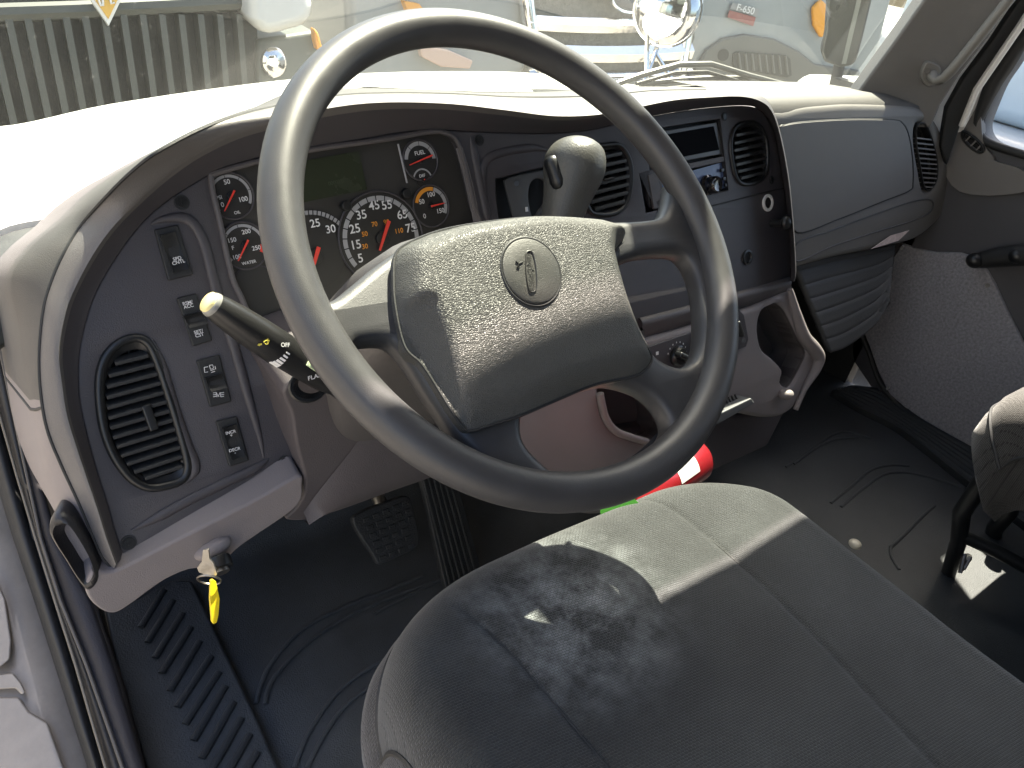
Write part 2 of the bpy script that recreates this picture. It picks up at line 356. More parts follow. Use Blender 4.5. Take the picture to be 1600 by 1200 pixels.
# left end / top pad
W = [(165, 905, 0), (145, 880, 0), (120, 850, 0), (100, 825, 0), (80, 780, 0), (62, 720, 0), (46, 625, 0), (38, 580, 0), (29, 508, 0), (17, 437, 0), (50, 385, 0), (103, 340, 0), (145, 300, 0), (192, 266, 0), (233, 243, 0), (308, 203, 0), (392, 170, 0)]
WP = []
for i in range(27):
    if i < len(W): WP.append(PN.hit(W[i][0], W[i][1], -.03 if i < 13 else -.03 - (i - 12) * .012))
    else: WP.append(CPx[i] + V((0, .10, -.02)))
k = int(26 / (nS - 1) * (NN - 1)); top = Cc[:k + 1]
Wc = [V(p) for p in cr(WP, k + 1)]
s0 = int(5.95 / (nS - 1) * (NN - 1))
def topband(a, e): return [[q[i] for i in range(a, e)] for q in (Wc2, Wc, [w_.lerp(t_, .5) + V((-.2, -.3, .6)) * .004 for w_, t_ in zip(Wc, top)], [w_.lerp(t_, .9) + V((-.2, -.3, .6)) * .002 for w_, t_ in zip(Wc, top)], top)]
Wc2 = [p + V((-.01, .22, -.10)) for p in Wc]
MB().loft(topband(s0 + 1, k + 1)).build('top_pad', mat('top pad plastic', (.068, .065, .062), .6, .35, 900, .08, 5), dash, ang=70)
MB().loft(topband(0, s0 + 2)).build('end_panel', LIGHT, dash, ang=70)
MB().tube([Wc2[s0], Wc[s0] + V((0, -.001, 0)), Wc[s0].lerp(top[s0], .5) + V((-.001, -.003, 0)), top[s0] + V((0, -.001, 0))], .0016, 6).build('seam', BLACKM, dash)
crack = MB().tube([p + V((0, -.0003, 0)) for p in Cc[2:int(.76 * NN)]], .0016, 6); crack.build('joint_line', BLACKM, dash)
# right part of the dash top, in front of the passenger
PD = Surf((1.0, .295, .6), (0, -.96, .27))
tp = [[Z(x, y, .748) for x, y in ((940, 149), (1025, 141), (1100, 140), (1200, 143), (1325, 151), (1412, 160))]]

# face with real openings
vent_left = [(213, 528), (185, 537), (163, 562), (155, 600), (160, 660), (176, 708), (202, 745), (232, 762), (262, 759), (285, 750), (293, 735), (292, 715), (280, 670), (263, 615), (248, 570), (233, 538)]
vent_mid = [(950, 226), (970, 228), (984, 250), (987, 280), (982, 312), (968, 330), (945, 336), (922, 330), (915, 300), (915, 255), (928, 232)]
vent_right = [(1172, 191), (1187, 197), (1197, 215), (1200, 245), (1198, 268), (1188, 282), (1165, 288), (1152, 280), (1145, 255), (1142, 222), (1150, 198)]
radio_hole = [(1008, 204), (1125, 186), (1138, 297), (1024, 322)]
cluster_hole = [(330, 283), (345, 268), (470, 237), (600, 218), (672, 206), (700, 209), (716, 225), (728, 265), (740, 318), (747, 352), (700, 370), (560, 520), (420, 520), (372, 455), (357, 410), (343, 345)]
shift_hole = [(775, 285), (785, 278), (850, 262), (905, 255), (912, 330), (900, 350), (790, 362), (780, 340)]
swbank_hole = [(1000, 272), (1028, 266), (1040, 325), (1010, 332)]
face_out = [FP[i] for i in range(0, NN, 2)] + pxl(PN, [(1100, 482), (1003, 512), (930, 545), (850, 560), (700, 580), (560, 575), (480, 590), (455, 620), (455, 660), (463, 710), (467, 740), (400, 775), (300, 826), (210, 877)])
holes = [pxl(PN, vent_left, 0, 48), pxl(PN, vent_mid, 0, 40), pxl(PN, vent_right, 0, 40), pxl(PN, radio_hole), pxl(PN, cluster_hole, 0, 64), pxl(PN, shift_hole, 0, 30), pxl(PN, swbank_hole)]
holes_plate(face_out, holes, PN, 0, .012, .0022).build('instrument_panel', DARK, dash, ang=35)
# support behind panel
# raised ridges of the pods
for pts in ([(236, 350), (252, 343), (280, 340), (300, 348), (318, 378), (332, 430), (345, 480), (365, 540), (385, 610), (405, 680), (412, 715)],
            [(236, 527), (248, 558), (262, 605), (276, 650), (292, 695), (304, 725), (301, 742), (288, 756)],
            [(205, 829), (250, 806), (300, 779), (350, 755), (400, 731), (420, 716)],
            [(735, 212), (745, 260), (757, 320), (765, 352)],
            [(760, 330), (754, 275), (760, 250), (785, 238), (830, 231), (860, 236)]):
    q = pxl(PN, pts, .0, 40, False); rid = MB(); rid.tube(q, [.0055 * min(1, .15 + 4 * min(j, 39 - j) / 39) for j in range(40)], 10, flat=.7, up=PN.n)
    rid.build('pod_ridge', DARK, dash, ang=70)
# lower grey bar of the centre stack
q0 = pxl(PN, [(1000, 497), (1060, 482), (1120, 465), (1180, 449), (1234, 433)], .004, 20, False); q1 = pxl(PN, [(1003, 510), (1060, 495), (1120, 478), (1180, 461), (1236, 446)], .008, 20, False); q2 = pxl(PN, [(1010, 530), (1062, 513), (1122, 493), (1182, 474), (1238, 456)], -.004, 20, False)
bar = MB().loft([[p - N0 * .02 for p in q0], q0, [a.lerp(c, .5) + N0 * .003 for a, c in zip(q0, q1)], q1, [a.lerp(c, .5) + N0 * .001 for a, c in zip(q1, q2)], q2, [p - N0 * .02 for p in q2]]); bar.build('lower_rail', BROW, dash, ang=70)
# seam line of the lower panel
MB().tube(pxl(PN, [(1085, 328), (1150, 312), (1210, 297), (1226, 294)], .0006), .0011, 6).build('drawer_seam', BLACKM, dash)
# screws
def screw(px, py, S=PN, r=.0055):
    c = S.hit(px, py, .0006); h = MB()
    h.cyl(c - S.n * .004, c, r * 1.5, 20).build('screw_recess', BLACKM, dash)
    h = MB(); h.cyl(c - S.n * .001, c + S.n * .0012, r, 20)
    h.box(c + S.n * .0013, S.u * r * .6, S.v * .0006, S.n * .0003); h.box(c + S.n * .0013, S.v * r * .6, S.u * .0006, S.n * .0003)
    h.build('screw', BLACK, dash, ang=30)
for p in ((284, 316), (201, 848), (445, 722), (749, 219), (1132, 182), (1206, 281)): screw(*p, r=.0045 if p[0] > 700 else .005)

# --- vents
def vent(outline, dirpx, nsl, cut=None, rim_m=BLACK, rr=.0032, thumb=None, depth=.02, sl=.0018):
    R = MB(); P = pxl(PN, outline, .001, 64); R.tube(P, rr, 8, True, flat=.8, up=PN.n)
    cx = sum(p[0] for p in outline) / len(outline); cy = sum(p[1] for p in outline) / len(outline)
    # sleeve + back
    c3 = sum(P, V()) / len(P); inner = [c3 + (p - c3) * .86 for p in P]
    R.loft([P, [a - PN.n * .004 for a in inner], [a - PN.n * depth for a in inner]], True)
    vo = R.build('vent', rim_m, dash, ang=50)
    MB().cap([a - PN.n * depth for a in inner]).build('duct', mat('duct dark', (.004, .004, .005), .9), vo)
    p2 = [PN.to2(a) for a in inner]; o = PN.to2(PN.hit(cx, cy)); e = PN.to2(PN.hit(cx + dirpx[0], cy + dirpx[1]))
    dr = V((e[0] - o[0], e[1] - o[1])).normalized(); nr = V((-dr[1], dr[0]))
    ext = [(q[0] - o[0]) * nr[0] + (q[1] - o[1]) * nr[1] for q in p2]; lo, hi = min(ext), max(ext)
    S_ = MB()
    for i in range(nsl):
        t = lo + (hi - lo) * (i + .7) / (nsl + .4); oo = (o[0] + nr[0] * t, o[1] + nr[1] * t); ch = chord(p2, oo, dr)
        if not ch: continue
        a = PN.to3(oo[0] + dr[0] * ch[0], oo[1] + dr[1] * ch[0], -.003); c = PN.to3(oo[0] + dr[0] * ch[1], oo[1] + dr[1] * ch[1], -.003)
        m_ = (a + c) / 2; ax = (c - a).normalized(); nv = (PN.to3(nr[0], nr[1]) - PN.p)
        S_.box(m_, ax * (c - a).length / 2, (PN.n * .006 - nv * .002), nv * sl + PN.n * .0004)
    S_.build('louver', mat('louver plastic', (.03, .032, .034), .35, .1, 700), vo, bevel=.0006, seg=2)
    S2 = MB()
    ext = [(q[0] - o[0]) * dr[0] + (q[1] - o[1]) * dr[1] for q in p2]; lo, hi = min(ext), max(ext)
    nb = 5
    for i in range(nb):
        t = lo + (hi - lo) * (i + .8) / (nb + .6); oo = (o[0] + dr[0] * t, o[1] + dr[1] * t); ch = chord(p2, oo, nr)
        if not ch: continue
        a = PN.to3(oo[0] + nr[0] * ch[0], oo[1] + nr[1] * ch[0], -.014); c = PN.to3(oo[0] + nr[0] * ch[1], oo[1] + nr[1] * ch[1], -.014)
        S2.box((a + c) / 2, (c - a) / 2, PN.n * .004, (c - a).normalized().cross(PN.n) * .0007)
    S2.build('vane', BLACKM, vo)
    if thumb:
        c = PN.hit(thumb[0], thumb[1], .0015); a = (PN.hit(thumb[2], thumb[3], .0015) - c); sd_ = a.normalized().cross(PN.n)
        MB().box(c, a, sd_ * thumb[4], PN.n * .004).build('thumbwheel', BLACK, vo, bevel=.002)
    return vo
vent(vent_left, (10, -2.9), 13, thumb=(234, 652, 241, 672, .0045), rr=.0042)
vent(vent_mid, (10, -2.4), 7, thumb=(950, 280, 958, 278, .0022), rr=.0034, sl=.0024)
vent(vent_right, (10, -2.3), 7, thumb=(1177, 241, 1183, 239.6, .0022), rr=.0036, sl=.0024)
# raised bezel ring round right and mid vents
# --- rocker switches
def switch(bez, rock, texts, m=BLACK):
    P = pxl(PN, bez); s_ = MB().prism([p + PN.n * .0035 for p in P], -PN.n * .006).build('switch', BLACKM, dash, bevel=.0016)
    if rock:
        Q = pxl(PN, rock); c = sum(Q, V()) / 4; a = (Q[1] - Q[0]) / 2; b_ = (Q[2] - Q[1]) / 2; r = MB()
        rows = []
        for i in range(9):
            t = i / 8 * 2 - 1; h = .0038 + .0035 * t * t
            rows.append([c - a + b_ * t + PN.n * .002, c - a * .93 + b_ * t + PN.n * h, c - a * .4 + b_ * t + PN.n * (h - .0006), c + a * .4 + b_ * t + PN.n * (h - .0006), c + a * .93 + b_ * t + PN.n * h, c + a + b_ * t + PN.n * .002])
        r.loft(rows); r.cap(rows[0]); r.cap(rows[-1]); r.build('rocker', BLACK, s_, ang=50)
    if texts:
        for s, x, y, h, dd in texts: text_into(MB(), s, PN, x, y, (10, -2.6), h, dd).build('lettering', WHITE, s_)
    return s_
switch([(240, 359), (277, 351), (301, 429), (262, 439)], [(247, 368), (272, 362), (293, 420), (269, 427)], [('SPD\nCNTL', 278, 407, 5.5, .0072)])
switch([(275, 466), (306, 458), (331, 532), (300, 541)], [(284, 493), (314, 486), (324, 505), (293, 513)], [('RSM/\nACC', 294, 476, 5.2, .0042), ('SET/\nCST', 311, 521, 5.2, .0042)])
s3 = switch([(306, 563), (342, 554), (361, 627), (327, 636)], [(318, 590), (345, 583), (354, 604), (326, 611)], None)
s4 = switch([(336, 658), (369, 650), (388, 719), (357, 729)], [(345, 668), (367, 662), (381, 711), (359, 717)], [('INCR\n+', 361, 678, 4.6, .0072), ('DECR\n-', 367, 705, 4.6, .0072)])
ic = MB()
def icon(b, cx, cy, lines, d=.0042, w_=.0004):
    for L_ in lines:
        b.tube([PN.hit(cx + x, cy + y, d) for x, y in L_], w_, 4)
icon(ic, 327, 577, [[(-8, -3), (-7, 5), (-2, 4)], [(-8, -3), (-2, -4)], [(0, -6), (5, -7), (7, -2), (2, 0), (0, -6)], [(2, 2), (8, 0)], [(3, 5), (9, 3)], [(9, -5), (10, 0)]])
ic.build('pictogram', WHITE, s3); ic = MB()
icon(ic, 341, 617, [[(-8, -3), (-3, -4)], [(-8, 0), (-3, -1)], [(-8, 3), (-3, 2)], [(-3, -4), (0, 3), (-3, 3), (-3, -4)], [(3, -4), (0, 2), (4, 3), (3, -4)], [(4, -3), (9, -4)], [(4, 0), (9, -1)], [(4, 3), (9, 2)]])
ic.build('pictogram', WHITE, s3)

# --- gauge cluster
cl = MB(); CH = pxl(PN, cluster_hole, 0, 64); c3 = sum(CH, V()) / 64
back = [p - PN.n * .012 for p in CH]
cl.cap(back); clo = cl.build('gauge_cluster', LENS, dash)
MB().loft([CH, back], True).build('cluster_wall', DARK, clo)
MB().tube([p + PN.n * .0005 for p in pxl(PN, cluster_hole, 0, 96)], .003, 8, True, flat=.9, up=PN.n).build('cluster_rim', BROW, clo)
DC = -.011
def arc(b, cx, cy, r0, r1, a0, a1, S=PN, d=DC, n=40):
    """ring band; angles in degrees clockwise from 12 o'clock, centre pixel, radii in metres"""
    c = S.hit(cx, cy, d); inn, out = [], []
    rt = (S.hit(cx + 10, cy - 2.0, d) - c).normalized(); u_ = S.n.cross(rt)
    for i in range(n + 1):
        a = math.radians(a0 + (a1 - a0) * i / n); v_ = rt * math.sin(a) + u_ * math.cos(a); inn.append(c + v_ * r0); out.append(c + v_ * r1)
    b.loft([inn, out]); return c, rt, u_
GREY = mat('gauge ring print', (.36, .36, .37), .5)
def mpp(px, py): # metres per pixel at a point of the panel
    a = PN.hit(px, py, DC); return (PN.hit(px + 4, py - 1, DC) - a).length / 4.12
def gauge(cx, cy, rpx, a0, a1, nums, needle, label=None, nh=.22, ticks=9, ring=.13, bezel=True, col=None, lab_off=.72, labs=.16):
    m_ = mpp(cx, cy); R = rpx * m_; go = MB(); c = PN.hit(cx, cy, DC + .0003)
    go.cyl(c, c + PN.n * .0006, R * (1.08 if bezel else .7), 48); g_ = go.build('gauge', mat('dial black', (.022, .021, .020), .45), dash)
    b = MB(); c, rt, u_ = arc(b, cx, cy, R * (1 - ring), R, a0, a1, d=DC + .0012); b.build('scale_ring', GREY, g_)
    t = MB()
    for i in range(ticks):
        a = math.radians(a0 + (a1 - a0) * i / (ticks - 1)); v_ = rt * math.sin(a) + u_ * math.cos(a); x_ = rt * math.cos(a) - u_ * math.sin(a)
        t.box(c + v_ * R * (1 - ring * .6) + PN.n * .0003, v_ * R * ring * .9, x_ * R * .012, PN.n * .0001)
    t.build('tick_mark', BLACK, g_)
    nb = MB()
    for s, a, rr in nums:
        a = math.radians(a); text3(nb, s, c + (rt * math.sin(a) + u_ * math.cos(a)) * R * rr + PN.n * .0002, rt, u_, PN.n, R * nh)
    if label:
        for s, x, y, hh in label: text3(nb, s, c + rt * R * x + u_ * R * y + PN.n * .0002, rt, u_, PN.n, R * hh)
    if nums or label: nb.build('numerals', WHITE, g_)
    a = math.radians(needle[0]); v_ = rt * math.sin(a) + u_ * math.cos(a); x_ = rt * math.cos(a) - u_ * math.sin(a)
    q = [c - v_ * R * needle[2] - x_ * R * .045 + PN.n * .003, c - v_ * R * needle[2] + x_ * R * .045 + PN.n * .003, c + v_ * R * needle[1] + x_ * R * .025 + PN.n * .003, c + v_ * R * needle[1] - x_ * R * .025 + PN.n * .003]
    MB().prism(q, PN.n * .0012).build('needle', RED, g_)
    MB().cyl(c, c + PN.n * .0028, R * .17, 20).build('needle_hub', BLACK, g_, bevel=.0005)
    if bezel: MB().tube([c + (rt * math.sin(i * math.pi / 24) + u_ * math.cos(i * math.pi / 24)) * R * 1.1 for i in range(48)], .0011, 6, True).build('gauge_rim', DARK, g_)
    return g_, c, rt, u_, R
gauge(361, 306, 32, -130, 125, [('0', -122, .62), ('50', 0, .66), ('100', 118, .58)], (-138, .85, .28), [('PSI', -.58, .02, .17), ('OIL', .05, -.82, .14)], ticks=7)
g2 = gauge(382, 384, 33, -128, 118, [('100', -132, .66), ('150', -55, .62), ('200', 22, .66), ('250', 112, .56)], (-140, .8, .3), [('F', -.55, .0, .18), ('WATER', .0, -.80, .14)], ticks=7, nh=.2)
b = MB(); arc(b, 382, 384, g2[4] * .75, g2[4] * 1.0, 95, 122, d=DC + .0016); b.build('red_zone', RED, g2[0])
gauge(492, 401, 67, -125, 52, [('5', -112, .7), ('10', -80, .7), ('15', -44, .7), ('20', -14, .7), ('25', 14, .72), ('30', 44, .72)], (-150, .62, .22), None, nh=.17, ticks=31, ring=.09, bezel=False)
gs = gauge(597, 373, 59, -122, 100, [('5', -118, .74), ('15', -92, .70), ('25', -62, .72), ('35', -33, .74), ('45', -2, .78), ('55', 22, .80), ('65', 55, .80), ('75', 82, .82)], (-148, .3, .45), None, nh=.20, ticks=17, ring=.11)
b = MB()
for s, x, y in (('30', -.48, -.1), ('50', -.42, .18), ('70', -.12, .36), ('90', .2, .36), ('110', .48, .1)): text3(b, s, gs[1] + gs[2] * gs[4] * x + gs[3] * gs[4] * y + PN.n * .0002, gs[2], gs[3], PN.n, gs[4] * .11)
b.build('small_numerals', ORANGE, gs[0])
gauge(657, 250, 24, -80, 95, [], (-100, .85, .75), [('FUEL', .05, .38, .22)], ticks=5, ring=.22)
gauge(661, 281, 15, -75, 75, [], (200, .05, .05), [('DEF', .0, .35, .26)], ticks=3, ring=.14, bezel=False)
g6 = gauge(674, 322, 25, 20, 125, [('50', -60, .62), ('100', 10, .6), ('150', 125, .6), ('0', -130, .7)], (88, .75, .1), None, nh=.24, ticks=4, ring=.2)
b = MB(); arc(b, 674, 322, g6[4] * .8, g6[4] * 1.0, -70, 20, d=DC + .0014); b.build('orange_zone', ORANGE, g6[0])
P = pxl(PN, [(470, 252), (560, 236), (573, 296), (466, 318)], DC); MB().prism(P, PN.n * .0008).build('display', LCD, clo)
tb = MB(); text_into(tb, '00000.0', PN, 525, 285, (10, -2), 6, DC + .001, 0); tb.build('display_digits', mat('lcd ink', (.05, .065, .035), .5), clo)
MB().tube([PN.hit(622, 225, DC + .001), PN.hit(636, 286, DC + .001)], .0011, 6).build('divider', GREY, clo)
for x, y in ((538, 322), (632, 303)):
    c = PN.hit(x, y, DC); MB().cyl(c, c + PN.n * .008, .0062, 24, .0055).build('reset_knob', BLACK, clo, bevel=.001)
c = PN.hit(402, 458, DC); MB().cyl(c, c + PN.n * .001, .028, 40).build('blank_cover', mat('blank cover', (.02, .02, .02), .5), clo)
MB().tube([c + (PN.u * math.sin(i * math.pi / 24) + PN.v * math.cos(i * math.pi / 24)) * .029 for i in range(48)], .0009, 6, True).build('blank_rim', DARK, clo)
# column of light panel right of cluster
MB().loft([pxl(PN, [(712, 232), (724, 275), (735, 325), (740, 350)], -.004, 12, False), pxl(PN, [(722, 228), (735, 272), (746, 322), (750, 350)], .003, 12, False)]).build('side_strip', BROW, dash)

# --- shifter opening
P = pxl(PN, shift_hole, 0, 30); MB().loft([P, [p - PN.n * .03 for p in P]], True).cap([p - PN.n * .03 for p in P]).build('shift_recess', BLACKM, dash, ang=50)
SG = Surf(PN.hit(840, 310, -.012), PN.n)
o_ = pxl(SG, [(788, 282), (797, 276), (850, 265), (866, 280), (866, 300), (848, 330), (850, 362), (812, 366), (800, 330)]); h_ = pxl(SG, [(828, 288), (838, 279), (850, 282), (856, 300), (850, 318), (838, 335), (835, 350), (826, 315)], 0, 24)
gp = holes_plate(o_, [h_], SG, 0, .004, .001).build('shift_gate', mat('gate plate', (.10, .10, .10), .5, .1, 600), dash)
MB().cyl(SG.hit(807, 287, .0005), SG.hit(807, 287, .002), .0035, 16).build('gate_screw', BLACK, gp)
MB().box(SG.hit(823, 327, .001), SG.u * .002, SG.v * .003, SG.n * .0005).build('gate_mark', WHITE, gp)

# --- switch bank between vent and radio
P = pxl(PN, swbank_hole); MB().loft([P, [p - PN.n * .02 for p in P]], True).cap([p - PN.n * .02 for p in P]).build('switch_bank', BLACK, dash, ang=30)
Q = pxl(PN, [(1013, 274), (1026, 270), (1039, 322), (1022, 327)], .001); MB().prism(Q, -PN.n * .004).build('switch_bank_plate', BROW, dash, bevel=.0008)

# --- radio
P = pxl(PN, radio_hole); rad = MB().loft([P, [p - PN.n * .02 for p in P]], True).cap([p - PN.n * .02 for p in P]).build('radio', BLACKM, dash, ang=30)
Q = pxl(PN, [(1004, 210), (1120, 191), (1131, 240), (1014, 262)], -.004)
MB().prism(Q, -PN.n * .005).build('radio_frame', mat('radio frame', (.075, .078, .08), .4), rad, bevel=.001)
Q = pxl(PN, [(1008, 216), (1115, 197), (1124, 234), (1016, 255)], -.0035); MB().prism(Q, -PN.n * .003).build('radio_display', mat('black screen', (.002, .002, .003), .5, spec=.02), rad)
Q = pxl(PN, [(1016, 268), (1131, 244), (1133, 252), (1018, 277)], -.001); MB().prism(Q, -PN.n * .008).build('radio_trim', BROW, rad, bevel=.0008)
Q = pxl(PN, [(1020, 284), (1127, 254), (1136, 292), (1096, 306), (1026, 318)], -.006); MB().prism(Q, -PN.n * .004).build('radio_face', mat('radio blue face', (.10, .14, .26), .25, 0, 1, .1, 30), rad)
c = PN.hit(1104, 290, -.005); kn = MB(); ring_ = lambda r, d, n=48, rp=0: [c + (PN.u * math.cos(2 * math.pi * i / n) + PN.v * math.sin(2 * math.pi * i / n)) * (r + (rp if i % 2 else 0)) + PN.n * d for i in range(n)]
kn.loft([ring_(.0165, 0), ring_(.0165, .004), ring_(.013, .006), ring_(.0132, .008, rp=.0006), ring_(.0125, .02, rp=.0006), ring_(.0105, .023), ring_(.006, .0215), ring_(.0005, .0213)], True); kn.build('radio_knob', mat('gloss black', (.01, .01, .012), .08, 0, 1, coat=.6), rad)
btn = MB()
for x, y in ((1128, 266), (1131, 279), (1134, 289)): btn.box(PN.hit(x, y, -.003), PN.u * .0035, PN.v * .0025, PN.n * .002)
btn.build('radio_button', BLACK, rad, bevel=.0006)
# --- power sockets and knob on the lower panel
def ringp(c, S, r, d, n=32): return [c + (S.u * math.cos(2 * math.pi * i / n) + S.v * math.sin(2 * math.pi * i / n)) * r + S.n * d for i in range(n)]
c = PN.hit(1199, 317, 0); so = MB().loft([ringp(c, PN, .0145, 0), ringp(c, PN, .0145, .002), ringp(c, PN, .0132, .003), ringp(c, PN, .0095, .0025), ringp(c, PN, .009, 0)], True).build('power_socket', mat('white ring', (.7, .7, .68), .3), dash)
MB().cyl(c, c + PN.n * .0012, .0092, 24).build('socket_bore', BLACK, so)
c = PN.hit(1205, 349, 0); ko = MB().cyl(c, c + PN.n * .022, .006, 20).build('pull_knob', BLACK, dash)
MB().ell(c + PN.n * .03, PN.u * .0125, PN.v * .0125, PN.n * .0085).build('knob_head', BLACK, ko)
c = PN.hit(1167, 402, 0); so = MB().loft([ringp(c, PN, .0125, 0), ringp(c, PN, .0125, .003), ringp(c, PN, .0095, .0035), ringp(c, PN, .008, .0005)], True).build('power_socket', BLACK, dash); MB().cyl(c, c + PN.n * .0008, .0085, 24).build('socket_bore', mat('duct dark', (.004, .004, .005)), so)
c = PN.hit(1048, 394, .001); MB().cyl(c, c + PN.n * .006, .006, 20).build('pilot_lamp', mat('amber', (.8, .5, .08), .3), dash)

# --- lower light roll under the left pod
out = [(178, 893), (230, 868), (300, 832), (400, 781), (467, 744), (473, 760), (472, 780), (458, 798), (430, 818), (400, 838), (372, 858), (352, 878), (335, 892), (300, 890), (262, 905), (232, 925), (205, 945), (180, 959), (160, 955), (142, 940), (134, 922), (138, 905), (150, 893)]
LP = Surf(PN.hit(300, 870, .004), (0, -.8, .1))
MB().prism(pxl(LP, out, .004, 70), (0, .09, .012)).build('lower_trim', LIGHT, dash, bevel=.010, seg=5)
c = LP.hit(332, 856, .004); MB().ell(c, V((.019, 0, .004)), V((0, .012, 0)), V((0, 0, .010))).build('ignition_boss', LIGHT, dash)
igb = MB().cyl(c + V((0, -.012, -.004)), c + V((0, -.024, -.010)), .0135, 28).build('ignition_switch', BLACK, dash, bevel=.002)
MB().cyl(c + V((0, -.024, -.010)), c + V((0, -.027, -.0115)), .0085, 24).build('lock_face', STEEL, igb)

# --- passenger side of the dash
po = [(1236, 170), (1300, 162), (1350, 161), (1412, 163), (1440, 168), (1462, 185), (1476, 215), (1483, 260), (1482, 305), (1474, 335), (1455, 358), (1430, 375), (1380, 388), (1310, 402), (1244, 420), (1215, 430), (1195, 420), (1190, 200)]
pv = [(1437, 193), (1446, 196), (1456, 220), (1463, 250), (1463, 278), (1454, 296), (1443, 292), (1437, 262), (1431, 225), (1431, 200)]
PO = pxl(PD, po, 0, 90); PV = pxl(PD, pv, 0, 40)
holes_plate(PO, [PV], PD, 0, .10, .014).build('passenger_panel', PASS, dash, ang=50)
tb_ = [PD.hit(x, y, -.012) for x, y in cr([(1200, 166), (1300, 160), (1412, 160), (1450, 172)], 20)]
tA = [PD.hit(x, y, -.004) + V((0, .0, .0)) for x, y in cr([(1185, 166), (1300, 163), (1412, 163), (1446, 172)], 30)]
MB().loft([[p + V((0, -.004, -.012)) for p in tA], [p + V((0, .004, .002)) for p in tA], [p + V((0, .05, .008)) for p in tA], [p + V((0, .2, -.01)) for p in tA]]).build('passenger_top', MATS['top pad plastic'], dash, ang=70)
gd = [(1219, 203), (1228, 196), (1260, 191), (1330, 187), (1395, 188), (1410, 193), (1419, 210), (1425, 245), (1426, 285), (1420, 298), (1380, 314), (1310, 342), (1246, 363), (1238, 320), (1230, 260)]
gdo = MB().prism(pxl(PD, gd, .004, 70), PD.n * -.01).build('glove_box_door', PASS, dash, bevel=.003)
MB().tube(pxl(PD, gd, .0008, 110), .0022, 6, True).build('door_gap', BLACKM, gdo)
gr = [(1246, 408), (1246, 380), (1300, 360), (1380, 330), (1430, 314), (1452, 312), (1458, 320), (1450, 334), (1420, 347), (1370, 362), (1300, 385)]
MB().tube(pxl(PD, gr, .0006, 90), .0018, 6, True).build('lower_recess_line', DUCT, dash)
vo = MB().loft([PV, [p - PD.n * .02 for p in PV]], True); vo.tube([p + PD.n * .0008 for p in PV], .0026, 6, True); vo = vo.build('vent', BLACK, dash, ang=50)
MB().cap([p - PD.n * .02 for p in PV]).build('duct', mat('duct dark', (.004, .004, .005)), vo)
p2 = [PD.to2(a) for a in PV]; S_ = MB(); zs = [q[1] for q in p2]; xs = [q[0] for q in p2]
for i in range(14):
    y_ = min(zs) + (max(zs) - min(zs)) * (i + .7) / 14.4; ch = chord(p2, (0, y_), (1, -.08))
    if ch: a = PD.to3(ch[0], y_ - .08 * ch[0], -.003); c_ = PD.to3(ch[1], y_ - .08 * ch[1], -.003); S_.box((a + c_) / 2, (c_ - a) / 2, PD.n * .005, PD.v * .0015)
S_.build('louver', PASS, vo)
MB().prism(pxl(PD, [(1362, 389), (1392, 368), (1421, 360), (1404, 376)], .012), -PD.n * .001).build('warning_sticker', mat('sticker', (.6, .5, .48), .6, 0, 1, .25, 60), dash)
# ribbed duct panel below glove box
rb = MB(); L0 = cr([(1243, 415), (1300, 400), (1370, 388), (1400, 380)], 20); L1 = cr([(1262, 530), (1290, 520), (1330, 490), (1352, 455)], 20)
A_ = [PD.hit(x, y, -.03) for x, y in L0]; B_ = [PD.hit(x, y, -.03) + V((0, -.06, 0)) for x, y in L1]
rows = []
for i in range(46):
    t = i / 45; k_ = -.0022 if i % 7 in (3,) else 0; rows.append([a.lerp(c_, t) + PD.n * k_ for a, c_ in zip(A_, B_)])
rb.loft(rows); rb.build('ribbed_duct_panel', DUCT, dash, ang=50, solid=.01)

# --- knee panel under the column
kp = Surf(PN.hit(590, 720, .02), (0, -.95, -.1))
KO = [(448, 600), (560, 560), (720, 560), (760, 640), (770, 700), (740, 722), (690, 738), (640, 753), (560, 782), (500, 806), (474, 814), (446, 812), (462, 795), (474, 775), (476, 748), (464, 700), (456, 650)]
MB().prism(pxl(kp, KO, .0, 60), (0, .12, .0)).build('knee_panel', KNEE, dash, bevel=.008, seg=4)
cr_ = MB(); a = [kp.hit(x, y, .001) for x, y in cr([(474, 800), (500, 765), (540, 715), (575, 668), (600, 640)], 16)]; b_ = [kp.hit(x, y, .03) for x, y in cr([(474, 812), (520, 796), (600, 765), (680, 738), (740, 700)], 16)]; t_ = [kp.hit(x, y, .001) for x, y in cr([(474, 814), (530, 797), (610, 768), (700, 736), (765, 708)], 16)]
m_ = [x.lerp(y, .45) + V((0, -.016, .0)) for x, y in zip(a, t_)]
cr_.loft([a, m_, t_]); cr_.build('knee_crease', KNEE, dash, ang=70)

# ================================================================== centre console
con = thing('centre_console', (.6, .2, .2), 'light grey lower console with cup holders and heater controls under the dash', 'console')
PC = Surf(PN.hit(1100, 500, .006), (0, -.93, .36))
co = [(800, 560), (900, 560), (1005, 530), (1060, 515), (1120, 497), (1180, 478), (1237, 455), (1243, 480), (1250, 510), (1266, 540), (1277, 560), (1272, 585), (1255, 612), (1242, 636), (1222, 650), (1195, 653), (1160, 647), (1125, 640), (1095, 650), (1060, 710), (1010, 770), (960, 800), (900, 800), (840, 745), (800, 680)]
cup_r = [(1190, 490), (1199, 479), (1212, 474), (1226, 484), (1238, 506), (1249, 530), (1261, 551), (1256, 567), (1238, 600), (1229, 605), (1221, 596), (1224, 578), (1208, 560), (1194, 548), (1187, 528), (1186, 508)]
cup_l = [(937, 604), (955, 590), (1000, 590), (1030, 612), (1045, 640), (1047, 672), (1025, 691), (1000, 686), (975, 679), (955, 667), (941, 640)]
HR, HL = pxl(PC, cup_r, 0, 48), pxl(PC, cup_l, 0, 48)
